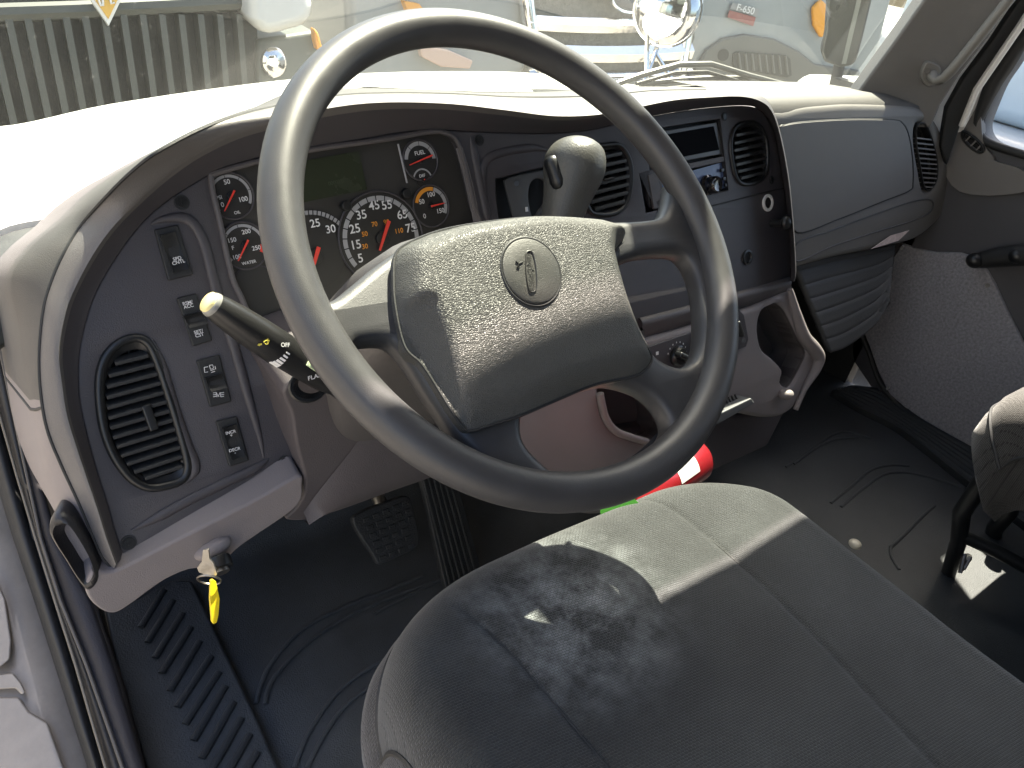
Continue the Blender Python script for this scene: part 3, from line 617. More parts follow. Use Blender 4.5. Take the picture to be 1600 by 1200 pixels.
cbody = holes_plate(pxl(PC, co, 0, 110), [HR, HL], PC, 0, .05, .009).build('console_body', LIGHT, con, ang=50)
for H in (HR, HL):
    MB().loft([[p - PC.n * .004 for p in H], [p - PC.n * .075 for p in H]], True).cap([p - PC.n * .075 for p in H]).build('cup_holder', mat('cup holder plastic', (.085, .075, .072), .6, .3, 900, .1, 6), con, ang=50)
lip = cr([(1234, 452), (1244, 490), (1256, 525), (1272, 545), (1279, 560), (1273, 580), (1258, 606), (1243, 640)], 40); MB().tube([PC.hit(x, y, .004) for x, y in lip], [.005 + .008 * math.sin(math.pi * min(1, i / 34)) for i in range(40)], 12).build('side_lip', LIGHT, con, ang=70)
c = PC.hit(1228, 616, .010); MB().ell(c, PC.u * .014, PC.v * .010, PC.n * .014).build('lip_end', LIGHT, con)
MB().tube([PC.hit(x, y, .002) for x, y in cr([(1010, 690), (985, 683), (960, 672), (945, 650), (937, 615)], 20)], .006, 10).build('cup_rim', LIGHT, con)
# heater control plate
hp = MB().prism(pxl(PC, [(1005, 545), (1060, 526), (1120, 505), (1152, 480), (1163, 492), (1170, 530), (1166, 542), (1120, 560), (1080, 575), (1020, 585)], .003), -PC.n * .004).build('heater_panel', DARK, con, bevel=.0015)
HS = Surf(PC.hit(1080, 540, .003), PC.n)
for (x, y, r, a) in ((1058, 556, .017, .5), (1097, 533, .016, 1.4), (1142, 512, .015, 1.1)):
    c = HS.hit(x, y, 0); ko = MB().loft([ringp(c, HS, r, 0), ringp(c, HS, r, .004), ringp(c, HS, r * .8, .006), ringp(c, HS, r * .75, .010), ringp(c, HS, .0005, .0105)], True).build('heater_knob', BLACK, con, ang=50)
    dv = HS.u * math.cos(-a) + HS.v * math.sin(-a); MB().box(c + HS.n * .015, dv * r * 1.05, dv.cross(HS.n) * r * .28, HS.n * .007).build('knob_grip', BLACK, ko, bevel=.003)
tk = MB()
for k_ in range(9):
    a = math.radians(160 - k_ * 22); c = HS.hit(1058, 556, .0006); tk.box(c + (HS.u * math.cos(a) + HS.v * math.sin(a)) * .022, HS.u * .0007, HS.v * .0012, HS.n * .0002)
    c = HS.hit(1097, 533, .0006); tk.box(c + (HS.u * math.cos(a) + HS.v * math.sin(a)) * .021, HS.u * .0007, HS.v * .0012, HS.n * .0002)
tk.box(HS.hit(1027, 552, .0008), HS.u * .0025, HS.v * .0025, HS.n * .0004)
tk.build('scale_marks', WHITE, hp)
for x, y in ((1151, 487), (1161, 532)): MB().cyl(HS.hit(x, y, 0), HS.hit(x, y, .002), .0042, 16).build('panel_screw', BLACK, hp)
# pull-out tray
MB().prism([PC.hit(x, y, .03) for x, y in ((1112, 652), (1174, 622), (1180, 630), (1120, 664))], -PC.n * .10).build('pull_out_tray', mat('tray grey', (.12, .125, .13), .5), con, bevel=.002)
b = MB()
for k_ in range(5): b.tube([PC.hit(1128 + k_ * 5, 625 - k_ * 2, .012), PC.hit(1136 + k_ * 5, 642 - k_ * 2, .012)], .0018, 6)
b.build('cable', BLACK, con)
# floor-side body of the console going down to the tunnel
MB().prism([PC.hit(x, y, -.05) for x, y in ((820, 700), (1090, 655), (1230, 640), (1200, 700), (1000, 790), (860, 780))], (0, .15, -.02)).build('console_base', KNEE, con, bevel=.01)

# ================================================================== steering column
sw_c = V((.004, .001, .721)); WNn = V((0, -.639, .769)).normalized()
PW = Surf(sw_c, WNn)
colm = thing('steering_column', (0, .1, .55), 'dark steering column shroud with a control stalk, behind the wheel', 'steering column')
def ring_sq(c, hx, hy, ex=.5, n=40, dx=0):
    out = []
    for i in range(n):
        a = 2 * math.pi * i / n; ca, sa = math.cos(a), math.sin(a)
        out.append(c + PW.u * (hx * math.copysign(abs(ca) ** ex, ca) + dx) + PW.v * hy * math.copysign(abs(sa) ** ex, sa))
    return out
C_ = lambda d, o=0: sw_c - WNn * d + PW.v * o
sh = MB(); rs = [ring_sq(C_(.030), .02, .02), ring_sq(C_(.030), .055, .028), ring_sq(C_(.034), .10, .032), ring_sq(C_(.045, -.005), .125, .045), ring_sq(C_(.08, -.008), .140, .050), ring_sq(C_(.15, -.01), .145, .054), ring_sq(C_(.22, -.02), .13, .055), ring_sq(C_(.34, -.03), .10, .055)]
sh.loft(rs, True); sh.build('column_shroud', mat('column plastic', (.07, .066, .066), .5, .3, 900, .1, 6), colm, ang=60)
a = D(329, 474, .60); e_ = D(505, 590, .69); ax = (e_ - a).normalized()
st = MB(); n1 = [(0, .0108), (.006, .0118), (.02, .0135), (.045, .0152), (.074, .0160), (.077, .0150), (.10, .0145), (.125, .013), (.14, .010), (.20, .009)]
st.tube([a + ax * (.003 + t) for t, r in n1], [r for t, r in n1], 28); sto = st.build('stalk', mat('stalk black', (.016, .016, .016), .33, .1, 600), colm, ang=50)
cpb = MB().tube([a - ax * .001, a + ax * .002, a + ax * .006], [.0098, .0108, .0108], 28).build('stalk_button', mat('grey ring plastic', (.22, .22, .2), .4), sto, bevel=.0008)
MB().tube([a - ax * .004, a - ax * .003, a + ax * .001], [.0078, .0090, .0092], 28).build('button_cap', mat('cream plastic', (.75, .66, .30), .35), sto, ang=60)
# markings on the stalk, wrapped on its surface facing the camera
tb = MB(); tbY = MB()
def on_stalk(t, ang_, r=.0161):
    vw = (CP - a).normalized(); vw = (vw - ax * vw.dot(ax)).normalized(); s_ = ax.cross(vw); n_ = vw * math.cos(ang_) + s_ * math.sin(ang_); return a + ax * t + n_ * r, n_
for k_ in range(6):
    p, n_ = on_stalk(.074, -.05 + k_ * .22); tb.box(p, ax * (.0018 + .0005 * k_), ax.cross(n_) * .0007 * (1 + .25 * k_), n_ * .0003)
for s, t, an, h in (('OFF', .068, -.35, .0036), ('FLASH', .112, .15, .0042)):
    p, n_ = on_stalk(t, an, .0160 if s == 'OFF' else .0145); rt = (right - n_ * right.dot(n_)); rt = (rt + ax * 0).normalized(); text3(tb, s, p, rt, n_.cross(rt), n_, h)
tb.build('stalk_lettering', WHITE, sto)
p, n_ = on_stalk(.052, .1, .0160); rt = (right - n_ * right.dot(n_)).normalized(); u_ = n_.cross(rt)
tbY.tube([p + rt * x * .001 + u_ * y * .001 for x, y in ((-2.4, 1.4), (0, 2.2), (2.4, 1.4), (.8, -1.4), (-.8, -1.4), (-2.4, 1.4))], .00035, 4); tbY.tube([p + rt * x * .001 + u_ * y * .001 for x, y in ((0, -1.4), (1.4, 3))], .0003, 4)
p2_ = p - rt * .0058 - u_ * .0; tbY.add([p2_ + rt * -.0022, p2_ + u_ * .0016 - rt * .0005, p2_ + u_ * .0008 - rt * .0005, p2_ + u_ * .0008 + rt * .0016, p2_ - u_ * .0008 + rt * .0016, p2_ - u_ * .0008 - rt * .0005, p2_ - u_ * .0016 - rt * .0005], [list(range(7))])
tbY.build('stalk_pictogram', mat('yellow print', (.75, .65, .1), .5), sto)
p, n_ = on_stalk(.105, -.35, .0146); MB().box(p, ax * .009, ax.cross(n_) * .0045, n_ * .0008).build('flash_mark', mat('pale green print', (.55, .65, .4), .4), sto, bevel=.0006)
# bellows at the stalk root
be = MB()
for k_ in range(4):
    c = D(487 - k_ * 2, 598 + k_ * 2, .70 - k_ * .003); be.tube([c + V((math.cos(t) * .016, math.sin(t) * .008, math.sin(t) * .010)) for t in [i * math.pi / 12 for i in range(24)]], .0028, 6, True)
be.build('stalk_boot', BLACK, colm)

# ================================================================== steering wheel
wh = thing('steering_wheel', sw_c, 'large dark grey four-spoke truck steering wheel with grained centre pad', 'steering wheel')
RC = .2103
rim = MB(); path = [PW.to3(RC * math.cos(2 * math.pi * i / 160), RC * math.sin(2 * math.pi * i / 160)) for i in range(160)]
o = len(rim.v); seg = 28
for i in range(160):
    A = (path[i] - sw_c).normalized()
    for k_ in range(seg):
        t = 2 * math.pi * k_ / seg; rim.v.append(path[i] + A * math.cos(t) * .0158 + WNn * math.sin(t) * .0155)
for i in range(160):
    for k_ in range(seg):
        rim.f.append([i * seg + k_, i * seg + (k_ + 1) % seg, ((i + 1) % 160) * seg + (k_ + 1) % seg, ((i + 1) % 160) * seg + k_])
rim.build('rim', WRIM, wh, ang=70)
dS = -.006
up_edge = [(500, 460), (514, 470), (550, 444), (580, 419), (612, 396), (637, 381), (700, 358), (800, 343), (900, 342), (962, 346), (1025, 341), (1040, 327), (1047, 300), (1045, 285)]
UE = [PW.to2(PW.hit(x, y, dS)) for x, y in up_edge]
UE[0] = tuple(V(UE[0]).normalized() * .205); UE[-1] = tuple(V(UE[-1]).normalized() * .205)
a1 = math.atan2(UE[-1][1], UE[-1][0]); a0 = math.atan2(UE[0][1], UE[0][0])
while a0 > a1: a0 -= 2 * math.pi
arcp = [(math.cos(a1 + (a0 - a1) * i / 90) * .207, math.sin(a1 + (a0 - a1) * i / 90) * .207) for i in range(1, 90)]
UEs = cr(UE, 50)
outl = [PW.to3(x, y, dS) for x, y in list(UEs) + arcp]
winR = [(959, 424), (965, 412), (980, 405), (1007, 397), (1050, 394), (1070, 400), (1084, 420), (1094, 455), (1098, 500), (1096, 537), (1088, 560), (1070, 572), (1050, 571), (1025, 557), (1007, 532), (980, 480), (965, 450)]
winB = [(815, 660), (820, 650), (840, 637), (870, 624), (900, 613), (935, 602), (965, 600), (1005, 612), (1030, 632), (1045, 657), (1044, 677), (1022, 699), (975, 729), (937, 744), (907, 748), (875, 744), (837, 713), (818, 688)]
winL = [(556, 542), (562, 537), (595, 534), (615, 540), (637, 565), (660, 602), (687, 642), (712, 680), (735, 706), (744, 716), (725, 706), (700, 694), (650, 659), (610, 623), (575, 580), (560, 555)]
hs = [pxl(PW, q, dS, 64) for q in (winR, winB, winL)]
holes_plate(outl, hs, PW, dS + .004, .026, .009).build('spoke_frame', WRIM, wh, ang=70)
# pad
ou = [(617, 400), (614, 430), (617, 480), (632, 542), (660, 572), (700, 635), (720, 664), (735, 674), (775, 662), (815, 649), (875, 623), (930, 601), (985, 590), (1005, 580), (1018, 560), (1000, 522), (980, 482), (965, 445), (953, 405), (962, 388), (973, 376), (962, 362), (925, 347), (850, 342), (800, 343), (700, 358), (637, 381)]
n_ = 200; d0 = .003
O3 = [PW.hit(x, y, d0) for x, y in cr(ou, n_, True)]; O2 = [V(PW.to2(p)) for p in O3]
LS = [V(PW.to2(PW.hit(x, y, d0))) for x, y in ((610, 478), (617, 500), (632, 542), (660, 572), (700, 635), (720, 664), (737, 680))]
LA, LB = (V(PW.to2(PW.hit(*q, d0))) for q in ((600, 470), (737, 680))); LN = V((-(LB - LA)[1], (LB - LA)[0])).normalized(); LN = LN if LN[0] > 0 else -LN
VT = PW.to2(PW.hit(617, 490, d0))[1]
def dseg(P2, poly, closed):
    best = 9; m = len(poly)
    for i in range(m if closed else m - 1):
        A2, B2 = poly[i], poly[(i + 1) % m]; d_ = B2 - A2; t = max(0, min(1, (P2 - A2).dot(d_) / max(1e-12, d_.length_squared))); best = min(best, (A2 + d_ * t - P2).length)
    return best
Oc = O2[::4]
def smin(a, b, k): h = max(k - abs(a - b), 0) / k; return min(a, b) - h * h * k * .25
def padh(P2):
    d = dseg(P2, Oc, True); hp = .031 - .85 * (P2[1] - .035) ** 2 - .25 * P2[0] ** 2
    t = min(1, d / .024); h = hp * (1 - (1 - t) ** 2.4)
    dl = (P2 - LA).dot(LN); return smin(h, max(.001, .001 + .78 * dl) + 1.2 * max(0, P2[1] - VT), .003)
c2 = V(PW.to2(PW.hit(815, 470, .01))); rings = [[p - WNn * .012 for p in O3], O3]
for i in range(1, 46):
    t = (i / 46) ** 1.7; row = []
    for q in O2:
        P2 = q.lerp(c2, t); row.append(PW.to3(P2[0], P2[1], d0 + padh(P2)))
    rings.append(row)
pb = MB().loft(rings, True); o = len(pb.v); pb.v.append(PW.to3(c2[0], c2[1], d0 + padh(c2))); base = o - n_
for i in range(n_): pb.f.append([base + i, base + (i + 1) % n_, o])
pad = pb.build('centre_pad', WPAD, wh, ang=75, weld=False)
MB().tube([p + WNn * .0006 for p in O3], .0012, 6, True).build('pad_seam', BLACKM, wh)
# emblem disc
_e = V(PW.to2(PW.hit(826, 428, .025))); _g = [(padh(_e + V(q)) - padh(_e - V(q))) / .02 for q in ((.01, 0), (0, .01))]; EC = PW.to3(_e[0], _e[1], d0 + padh(_e) + .0002); EN = (WNn - PW.u * _g[0] - PW.v * _g[1]).normalized(); re = .0262
S2 = Surf(EC, EN)
MB().tube([S2.to3(math.cos(t) * re * 1.04, math.sin(t) * re * 1.04, -.001) for t in [i * math.pi / 32 for i in range(64)]], .0014, 8, True).build('emblem_groove', BLACKM, pad)
em = MB().loft([ringp(EC, S2, re, -.006, 64), ringp(EC, S2, re, .0005, 64), ringp(EC, S2, re * .95, .0012, 64), ringp(EC, S2, re * .5, .0017, 64), ringp(EC, S2, .001, .0019, 64)], True).build('emblem', mat('emblem vinyl', (.055, .055, .05), .45, .6, 1500), pad, ang=60)
el = MB(); cx, cy = 829, 424
el.tube([S2.hit(x, y, .002) for x, y in cr([(822, 397), (827, 392), (833, 397), (838, 425), (838, 450), (833, 456), (827, 452), (822, 425)], 40, True)], .0006, 5, True)
text_into(el, 'FREIGHTLINER', S2, 830, 424, (-.15, -1), 7.2, .0026, sx=.75)
el.tube([S2.hit(x, y, .0022) for x, y in ((806, 408), (811, 412), (808, 417), (812, 419))], .0005, 5); el.tube([S2.hit(x, y, .0022) for x, y in ((811, 412), (817, 409))], .0005, 5)
el.build('emblem_lettering', mat('emblem ink', (.02, .02, .018), .5), em)

# ================================================================== shift lever
sl = thing('gear_selector', PN.hit(870, 330, 0), 'bulbous grey gear selector knob standing out of the dash', 'gear lever')
dk = .72
kn = MB(); axis = [(870, 366, .017), (877, 342, .0215), (884, 315, .0245), (890, 292, .0285), (895, 272, .0320), (898, 257, .0330), (899, 244, .0318), (899, 233, .0280), (899, 224, .0215), (899, 218, .013), (899, 215, .003)]
ctr = cr([(x, y, r) for x, y, r in axis], 30); kb = PN.hit(890, 290, .06); dk = (kb - CP).dot(fwd)
kn.tube([D(x, y, dk) for x, y, r in ctr], [r * 1.0 * dk / .78 for x, y, r in ctr], 32); kno = kn.build('knob', mat('knob grey', (.085, .085, .078), .4, .25, 500, .1, 30), sl, ang=60)
kk = MB(); kk.tube([D(x, y, dk - .022) for x, y in cr([(858, 245), (866, 262), (873, 285), (876, 298)], 12)], [.004, .009, .0105, .011, .011, .011, .011, .011, .010, .009, .007, .003], 14)
kk.build('button', BLACK, kno, ang=60)
MB().tube([D(868, 335, dk), D(850, 350, dk + .03), PN.hit(840, 345, -.02)], [.012, .010, .009], 16).build('shaft', BLACK, sl)

# ================================================================== ignition key
ky = thing('ignition_key', LP.hit(325, 870, .02), 'key in the ignition with a split ring and yellow tag hanging down', 'key')
k0 = LP.hit(324, 868, .035); dd = (k0 - CP).dot(fwd)
KS = Surf(k0, (-.55, -.7, .3))
MB().prism([KS.hit(x, y) for x, y in ((318, 858), (327, 856), (329, 872), (335, 878), (341, 896), (336, 901), (326, 899), (312, 893), (309, 886), (316, 876))], KS.n * .0022).build('key_bow', STEEL, ky, bevel=.0006)
rc = D(327, 906, dd); MB().tube([rc + right * .0112 * math.cos(t) - (down * .6 + fwd * .8) * .0112 * math.sin(t) for t in [i * math.pi / 20 for i in range(40)]], .001, 6, True).build('split_ring', STEEL, ky)
tg = Surf(D(332, 940, dd), -fwd + right * .9); MB().prism([tg.hit(x, y) for x, y in ((327, 906), (331, 904), (336, 908), (342, 935), (340, 960), (337, 972), (332, 974), (329, 970), (326, 935))], tg.n * .003).build('tag', mat('yellow plastic', (.85, .62, .02), .35), ky, bevel=.0006)

# ================================================================== hood release handle
hr = thing('pull_handle', PN.hit(115, 860, .02), 'black looped pull handle at the lower left end of the dash', 'handle')
lo_ = cr([(82, 806), (97, 802), (112, 812), (132, 842), (148, 872), (156, 898), (150, 916), (138, 922), (122, 903), (103, 872), (86, 846), (76, 824)], 60, True)
HP_ = Surf(PN.hit(115, 860, .012), (-.35, -.9, .25)); A1 = [HP_.hit(x, y, 0) for x, y in lo_]; c = sum(A1, V()) / 60
ri = lambda s, d: [c + (p - c) * s + HP_.n * d for p in A1]
MB().loft([ri(1, -.03), ri(1, -.004), ri(.93, .003), ri(.8, .004), ri(.66, -.002), ri(.55, -.014)], True).build('loop', mat('handle black', (.022, .021, .022), .35, .2, 500), hr, ang=60)
MB().cap(ri(.56, -.014)).build('recess', LIGHT, hr)

# ================================================================== cab shell: door frame, pillars, roof, floor, windscreen
cab = thing('cab_frame', (.5, .2, 0), 'white painted truck cab frame with black door seals, roof and windscreen pillars', 'truck cab')
ys = [300, 440, 540, 640, 740, 840, 940, 1040, 1140, 1260, 1400]
def colx(tbl, y): # interpolate column x at pixel row y
    for (ya, xa), (yb, xb) in zip(tbl, tbl[1:]):
        if ya <= y <= yb: return xa + (xb - xa) * (y - ya) / (yb - ya)
    (ya, xa), (yb, xb) = (tbl[0], tbl[1]) if y < tbl[0][0] else (tbl[-2], tbl[-1]); return xa + (xb - xa) * (y - ya) / (yb - ya)
E0 = [(300, -115), (785, 0), (900, 41), (1087, 100), (1200, 137), (1400, 200)]       # white | seal
E1 = [(300, -90), (667, 2), (875, 64), (1050, 120), (1200, 163), (1400, 225)]
E2 = [(300, -50), (612, 14), (887, 74), (1050, 140), (1200, 192), (1400, 260)]
E3 = [(300, -40), (500, 5), (640, 38), (740, 62), (830, 84), (950, 150), (1080, 190), (1200, 226), (1400, 290)]
JP = lambda x, y, dep: D(x, y, dep)
def jd(y): return .97 - max(0, y - 800) * .0004
def strip(ea, eb, da, db, name, m, bulge=0, sol=.01):
    rows = []
    for k_ in range(7):
        t = k_ / 6; rows.append([D(colx(ea, y) * (1 - t) + colx(eb, y) * t, y, jd(y) + da * (1 - t) + db * t - bulge * math.sin(math.pi * t)) for y in ys])
    return MB().loft(rows).build(name, m, cab, ang=70, solid=sol)
EW = [(300, -560), (1400, -420)]
strip(EW, E0, .02, .02, 'door_jamb', PAINT_SHADE, .0)
strip(E0, E1, .012, .012, 'door_seal', BLACKM, .014)
strip(E1, E2, .02, .01, 'inner_seal', mat('seal grey', (.045, .042, .040), .5, .2, 500), .010)
strip(E2, E3, .015, .015, 'pillar_trim', mat('pillar trim', (.045, .040, .042), .6, .3, 600), .006)
MB().tube([D(colx(E1, y) + 2, y, jd(y) - .003) for y in ys], .0018, 8).build('seal_bead', mat('bead tan', (.16, .14, .11), .5), cab)
MB().tube([D(colx(E2, y), y, jd(y) - .006) for y in ys], .0022, 8).build('trim_bead', mat('bead tan2', (.09, .08, .07), .5), cab)
# jamb details: hinge pocket and pressed steps
b = MB(); JS = lambda x, y, o=0: D(x, y, jd(y) + .018 - o)
b.prism([JS(x, y, .012) for x, y in ((-60, 870), (-10, 895), (8, 935), (18, 1000), (16, 1030), (0, 1043), (-60, 1045))], JS(0, 900, .0) - JS(0, 900, .012)); b.build('hinge_plate', PAINT_SHADE, cab, bevel=.003)
b = MB(); b.prism([JS(x, y, .010) for x, y in ((-60, 1062), (20, 1052), (32, 1066), (40, 1082), (34, 1086), (24, 1076), (-60, 1080))], JS(0, 900, 0) - JS(0, 900, .010)); b.build('pressed_edge', PAINT_SHADE, cab, bevel=.002)
b = MB(); b.prism([JS(x, y, .008) for x, y in ((-60, 1090), (30, 1090), (45, 1112), (75, 1130), (100, 1200), (120, 1270), (-60, 1270))], JS(0, 900, 0) - JS(0, 900, .008)); b.build('step_panel', PAINT_SHADE, cab, bevel=.003)
# left windscreen corner: ribbed seal and cowl bits
b = MB(); b.tube([D(x, y, .93) for x, y in ((-30, 425), (0, 410), (28, 397))], .010, 8)
for k_ in range(16): b.tube([D(-20 + k_ * 3.1, 420 - k_ * 1.5 - 5, .918), D(-18 + k_ * 3.1, 420 - k_ * 1.5 + 6, .918)], .0009, 4)
b.build('corner_seal', BLACKM, cab)
MB().tube([D(x, y, .95) for x, y in cr([(-8, 400), (2, 445), (8, 450), (20, 500), (28, 540), (36, 600), (38, 640)], 20)], [.004 + .006 * math.sin(math.pi * i / 19) for i in range(20)], 10).build('pillar_cap', mat('tan trim', (.2, .18, .14), .6, .3, 500), cab)
# roof, header, pillars (light openings)
RZ = 1.42
hg = lambda x: .217 + (.09 * ((x - .5) / .9) ** 2 if x > .5 else -.06 * ((x - .5) / .9) ** 2)
hy = lambda x: hg(x) - (.16 * min(1, max(0, (x - 1.0) / .25)) if x > 1.0 else 0)  # unseen roof edge cut back on the right to let sun onto the passenger seat
fr_ = [(-.45 + 1.95 * i / 24) for i in range(25)]
MB().prism([(x, hy(x), RZ) for x in fr_] + [(1.5, -1.1, RZ), (-.45, -1.1, RZ)], (0, 0, .04)).build('roof', PAINT, cab, bevel=.004)
MB().prism([(x, hy(x) - .012, RZ - .02) for x in fr_] + [(1.48, -1.08, RZ - .02), (-.44, -1.08, RZ - .02)], (0, 0, .017)).build('headliner', LIGHT, cab)
b = MB(); b.prism([(-.44, .36, .62), (-.38, .36, .62), (-.36, .17, RZ), (-.44, .17, RZ)], (0, -.06, 0)); b.build('left_pillar', PASS, cab)
b = MB(); b.aabb((-.42, -1.15, .0), (1.45, -1.08, RZ)); b.build('rear_wall', PASS, cab)
b = MB(); b.aabb((1.45, -1.1, -.1), (1.5, -.6, RZ)); b.build('right_rear_pillar', PASS, cab)

# windscreen
wn = 24; base, headr = [], []
midr = []
for i in range(wn + 1):
    f = i / wn
    def gp_(z, ys_):
        xr = 1.2775 + .1636 * (z - .7188); x = -.42 + (xr + .42) * f; return V((x, ys_(x, xr), z))
    yr = lambda z: .478 - .194 * (z - .72)
    base.append(gp_(.70 - .06 * max(0, .22 - f) / .22, lambda x, xr: .50 - (.17 * ((x - .5) / .92) ** 2 if x < .5 else .022 * ((x - .5) / (xr - .5)) ** 2)))
    midr.append(gp_(1.0, lambda x, xr: .40 - (.17 * ((x - .5) / .92) ** 2 if x < .5 else (.40 - yr(1.0)) * ((x - .5) / (xr - .5)) ** 2)))
    headr.append(gp_(RZ, lambda x, xr: hg(x) + .008))
ws = MB().loft([base, midr, headr]).build('windscreen', glass('windscreen glass', tint=(.80, .86, .80), dirt=.014), cab, ang=80)

# ------------------------------------------------------------------ floor (structure)
fl = MB()
xs_ = [-.36, -.2, 0, .2, .35, .45, .55, .65, .75, .85, 1.0, 1.2, 1.36]; 
def fz(x, y):
    z = 0
    t = max(0, 1 - abs(x - .5) / .22); z += .10 * (t * t * (3 - 2 * t)) * (1 if y > -2 else 0) * max(0, min(1, (y - .0) / .3))
    z += max(0, y - .42) * .9
    return z
NX, NY = 90, 80; rows = []
for j in range(NY + 1):
    y = -1.1 + 1.75 * j / NY; rows.append([(-.335 + 1.815 * i / NX, y, fz(-.335 + 1.815 * i / NX, y)) for i in range(NX + 1)])
fo = MB().loft(rows).build('cab_floor', RUBF, None, ang=60, solid=.02); fo['kind'] = 'structure'
fw = MB().aabb((-.36, .60, .0), (1.46, .63, .44)).aabb((.3, .56, .40), (1.46, .59, .60)).build('firewall', BLACKM, None); fw['kind'] = 'structure'

# moulded lines on the floor mat
fm = thing('floor_mat', (.4, .1, .004), 'black moulded rubber floor mat with pressed contour lines', 'floor mat')
b = MB()
for pts in ([(400, 1100), (408, 1070), (425, 1035), (470, 985), (540, 948), (600, 925), (660, 900)], [(415, 1100), (418, 1080), (435, 1050), (480, 1005), (545, 962), (620, 930), (690, 905)],
            [(585, 960), (600, 950), (640, 930), (690, 905)], [(460, 1200), (480, 1150), (520, 1090), (560, 1055), (610, 1025), (640, 1000)], [(480, 1200), (500, 1160), (535, 1108), (575, 1075), (620, 1045)],
            [(1228, 730), (1270, 700), (1300, 680), (1325, 675), (1360, 685)], [(1240, 725), (1280, 697), (1310, 686), (1340, 684)], [(1298, 786), (1330, 760), (1360, 735), (1390, 727), (1420, 728)],
            [(1314, 792), (1350, 762), (1380, 742), (1410, 738), (1450, 745), (1500, 760)], [(1392, 855), (1410, 838), (1440, 808), (1460, 790)], [(1392, 855), (1393, 870), (1405, 890)]):
    MB().tube([Z(x, y, .021) for x, y in cr(pts, 24)], .0034, 8, flat=.9, up=(0, 0, 1)).build('contour_line', RUBF, fm)
# left threshold with slanted ribs
th = thing('threshold_mat', Z(300, 1050, .05), 'black rubber threshold strip with slanted raised ribs beside the driver floor', 'threshold')
TZ = .035
MB().prism([Z(x, y, TZ) for x, y in ((160, 940), (215, 935), (268, 905), (300, 905), (345, 1000), (400, 1115), (450, 1230), (470, 1290), (270, 1290), (225, 1200), (190, 1080))], (0, 0, -.03)).build('strip', RUBF, th, bevel=.006)
ribs = [((265, 1080), (312, 1002)), ((277, 1105), (330, 1025)), ((289, 1132), (342, 1050)), ((302, 1157), (352, 1072)), ((315, 1185), (365, 1097)), ((330, 1205), (377, 1122)), ((350, 1218), (390, 1147)), ((252, 1052), (298, 980)), ((242, 1028), (285, 958)), ((230, 1004), (270, 938)), ((220, 980), (256, 922)), ((372, 1225), (402, 1175))]
for (x0, y0), (x1, y1) in ribs:
    MB().tube([Z(x0, y0, TZ + .001), Z((x0 + x1) / 2, (y0 + y1) / 2, TZ + .0015), Z(x1, y1, TZ + .001)], .0050, 8, flat=.6, up=(0, 0, 1)).build('rib', RUB, th, ang=70)
# kick panel on the driver's left
MB().prism([Z(x, y, .02) for x, y in ((90, 905), (150, 940), (200, 1090), (250, 1290), (180, 1290), (120, 1050))], (0, 0, .02)).build('kick_trim', mat('pillar trim', (.045, .040, .042)), cab, bevel=.004)
# right sill
rs_ = thing('ribbed_sill', Z(1400, 690, .02), 'ribbed black rubber door sill along the passenger door', 'door sill')
sA = cr([(1300, 613), (1345, 640), (1400, 668), (1450, 705), (1500, 745), (1560, 790), (1640, 850)], 30); sB = cr([(1330, 604), (1380, 612), (1430, 650), (1480, 680), (1530, 708), (1590, 745), (1680, 800)], 30)
A_ = [Z(x, y, .03) for x, y in sA]; B_ = [Z(x, y, .05) for x, y in sB]; rows = [[p + V((0, 0, -.05)) for p in A_]]
for i in range(29): rows.append([a_.lerp(c_, i / 28) + V((0, 0, .004 if i % 4 < 2 else 0)) for a_, c_ in zip(A_, B_)])
MB().loft(rows).build('tread', RUB, rs_, ang=30, solid=.004)

# ================================================================== pedals
PB = Surf(Z(605, 835, .13), (0, -.80, .6))
bp_ = thing('brake_pedal', PB.p, 'square black rubber brake pedal with moulded grid on a metal arm', 'pedal', 'pedals in the driver footwell')
pdo = MB().prism(pxl(PB, [(552, 817), (565, 800), (600, 786), (635, 775), (646, 793), (655, 838), (650, 856), (620, 872), (594, 883), (583, 868)], 0, 40), -PB.n * .014).build('pad', RUB, bp_, bevel=.003)
b = MB()
for r_ in range(6):
    for c__ in range(5):
        x = 573 + c__ * 15 + r_ * 5.0; y = 812 - c__ * 6.5 + r_ * 12
        if x < 648: b.box(PB.hit(x, y, .0008), PB.u * .0055, PB.v * .0034, PB.n * .0014)
b.build('tread_block', RUB, pdo, bevel=.0008)
MB().tube([PB.hit(600, 800, -.012), D(588, 770, (PB.hit(600, 800) - CP).dot(fwd) + .03), D(572, 700, (PB.hit(600, 800) - CP).dot(fwd) + .12)], .011, 12).build('arm', STEEL, bp_)
PA = Surf(Z(725, 910, .03), (0, -.83, .55))
ap = thing('accelerator_pedal', PA.p, 'long black ribbed accelerator pedal hinged at the floor', 'pedal', 'pedals in the driver footwell')
apo = MB().prism(pxl(PA, [(652, 722), (702, 730), (718, 762), (757, 906), (745, 915), (700, 928), (693, 905)]), -PA.n * .014).build('pad', RUB, ap, bevel=.003)
b = MB()
for k_ in range(6):
    t = (k_ + .5) / 6; b.tube([PA.hit(655 + t * 50, 735 + t * 8, .001), PA.hit(700 + t * 52, 918 - t * 8, .001)], .0022, 6)
b.build('rib', RUB, apo)
MB().tube([D(655, 655, 1.0), D(652, 745, 1.02)], .008, 8).build('lever_arm', BLACK, ap)

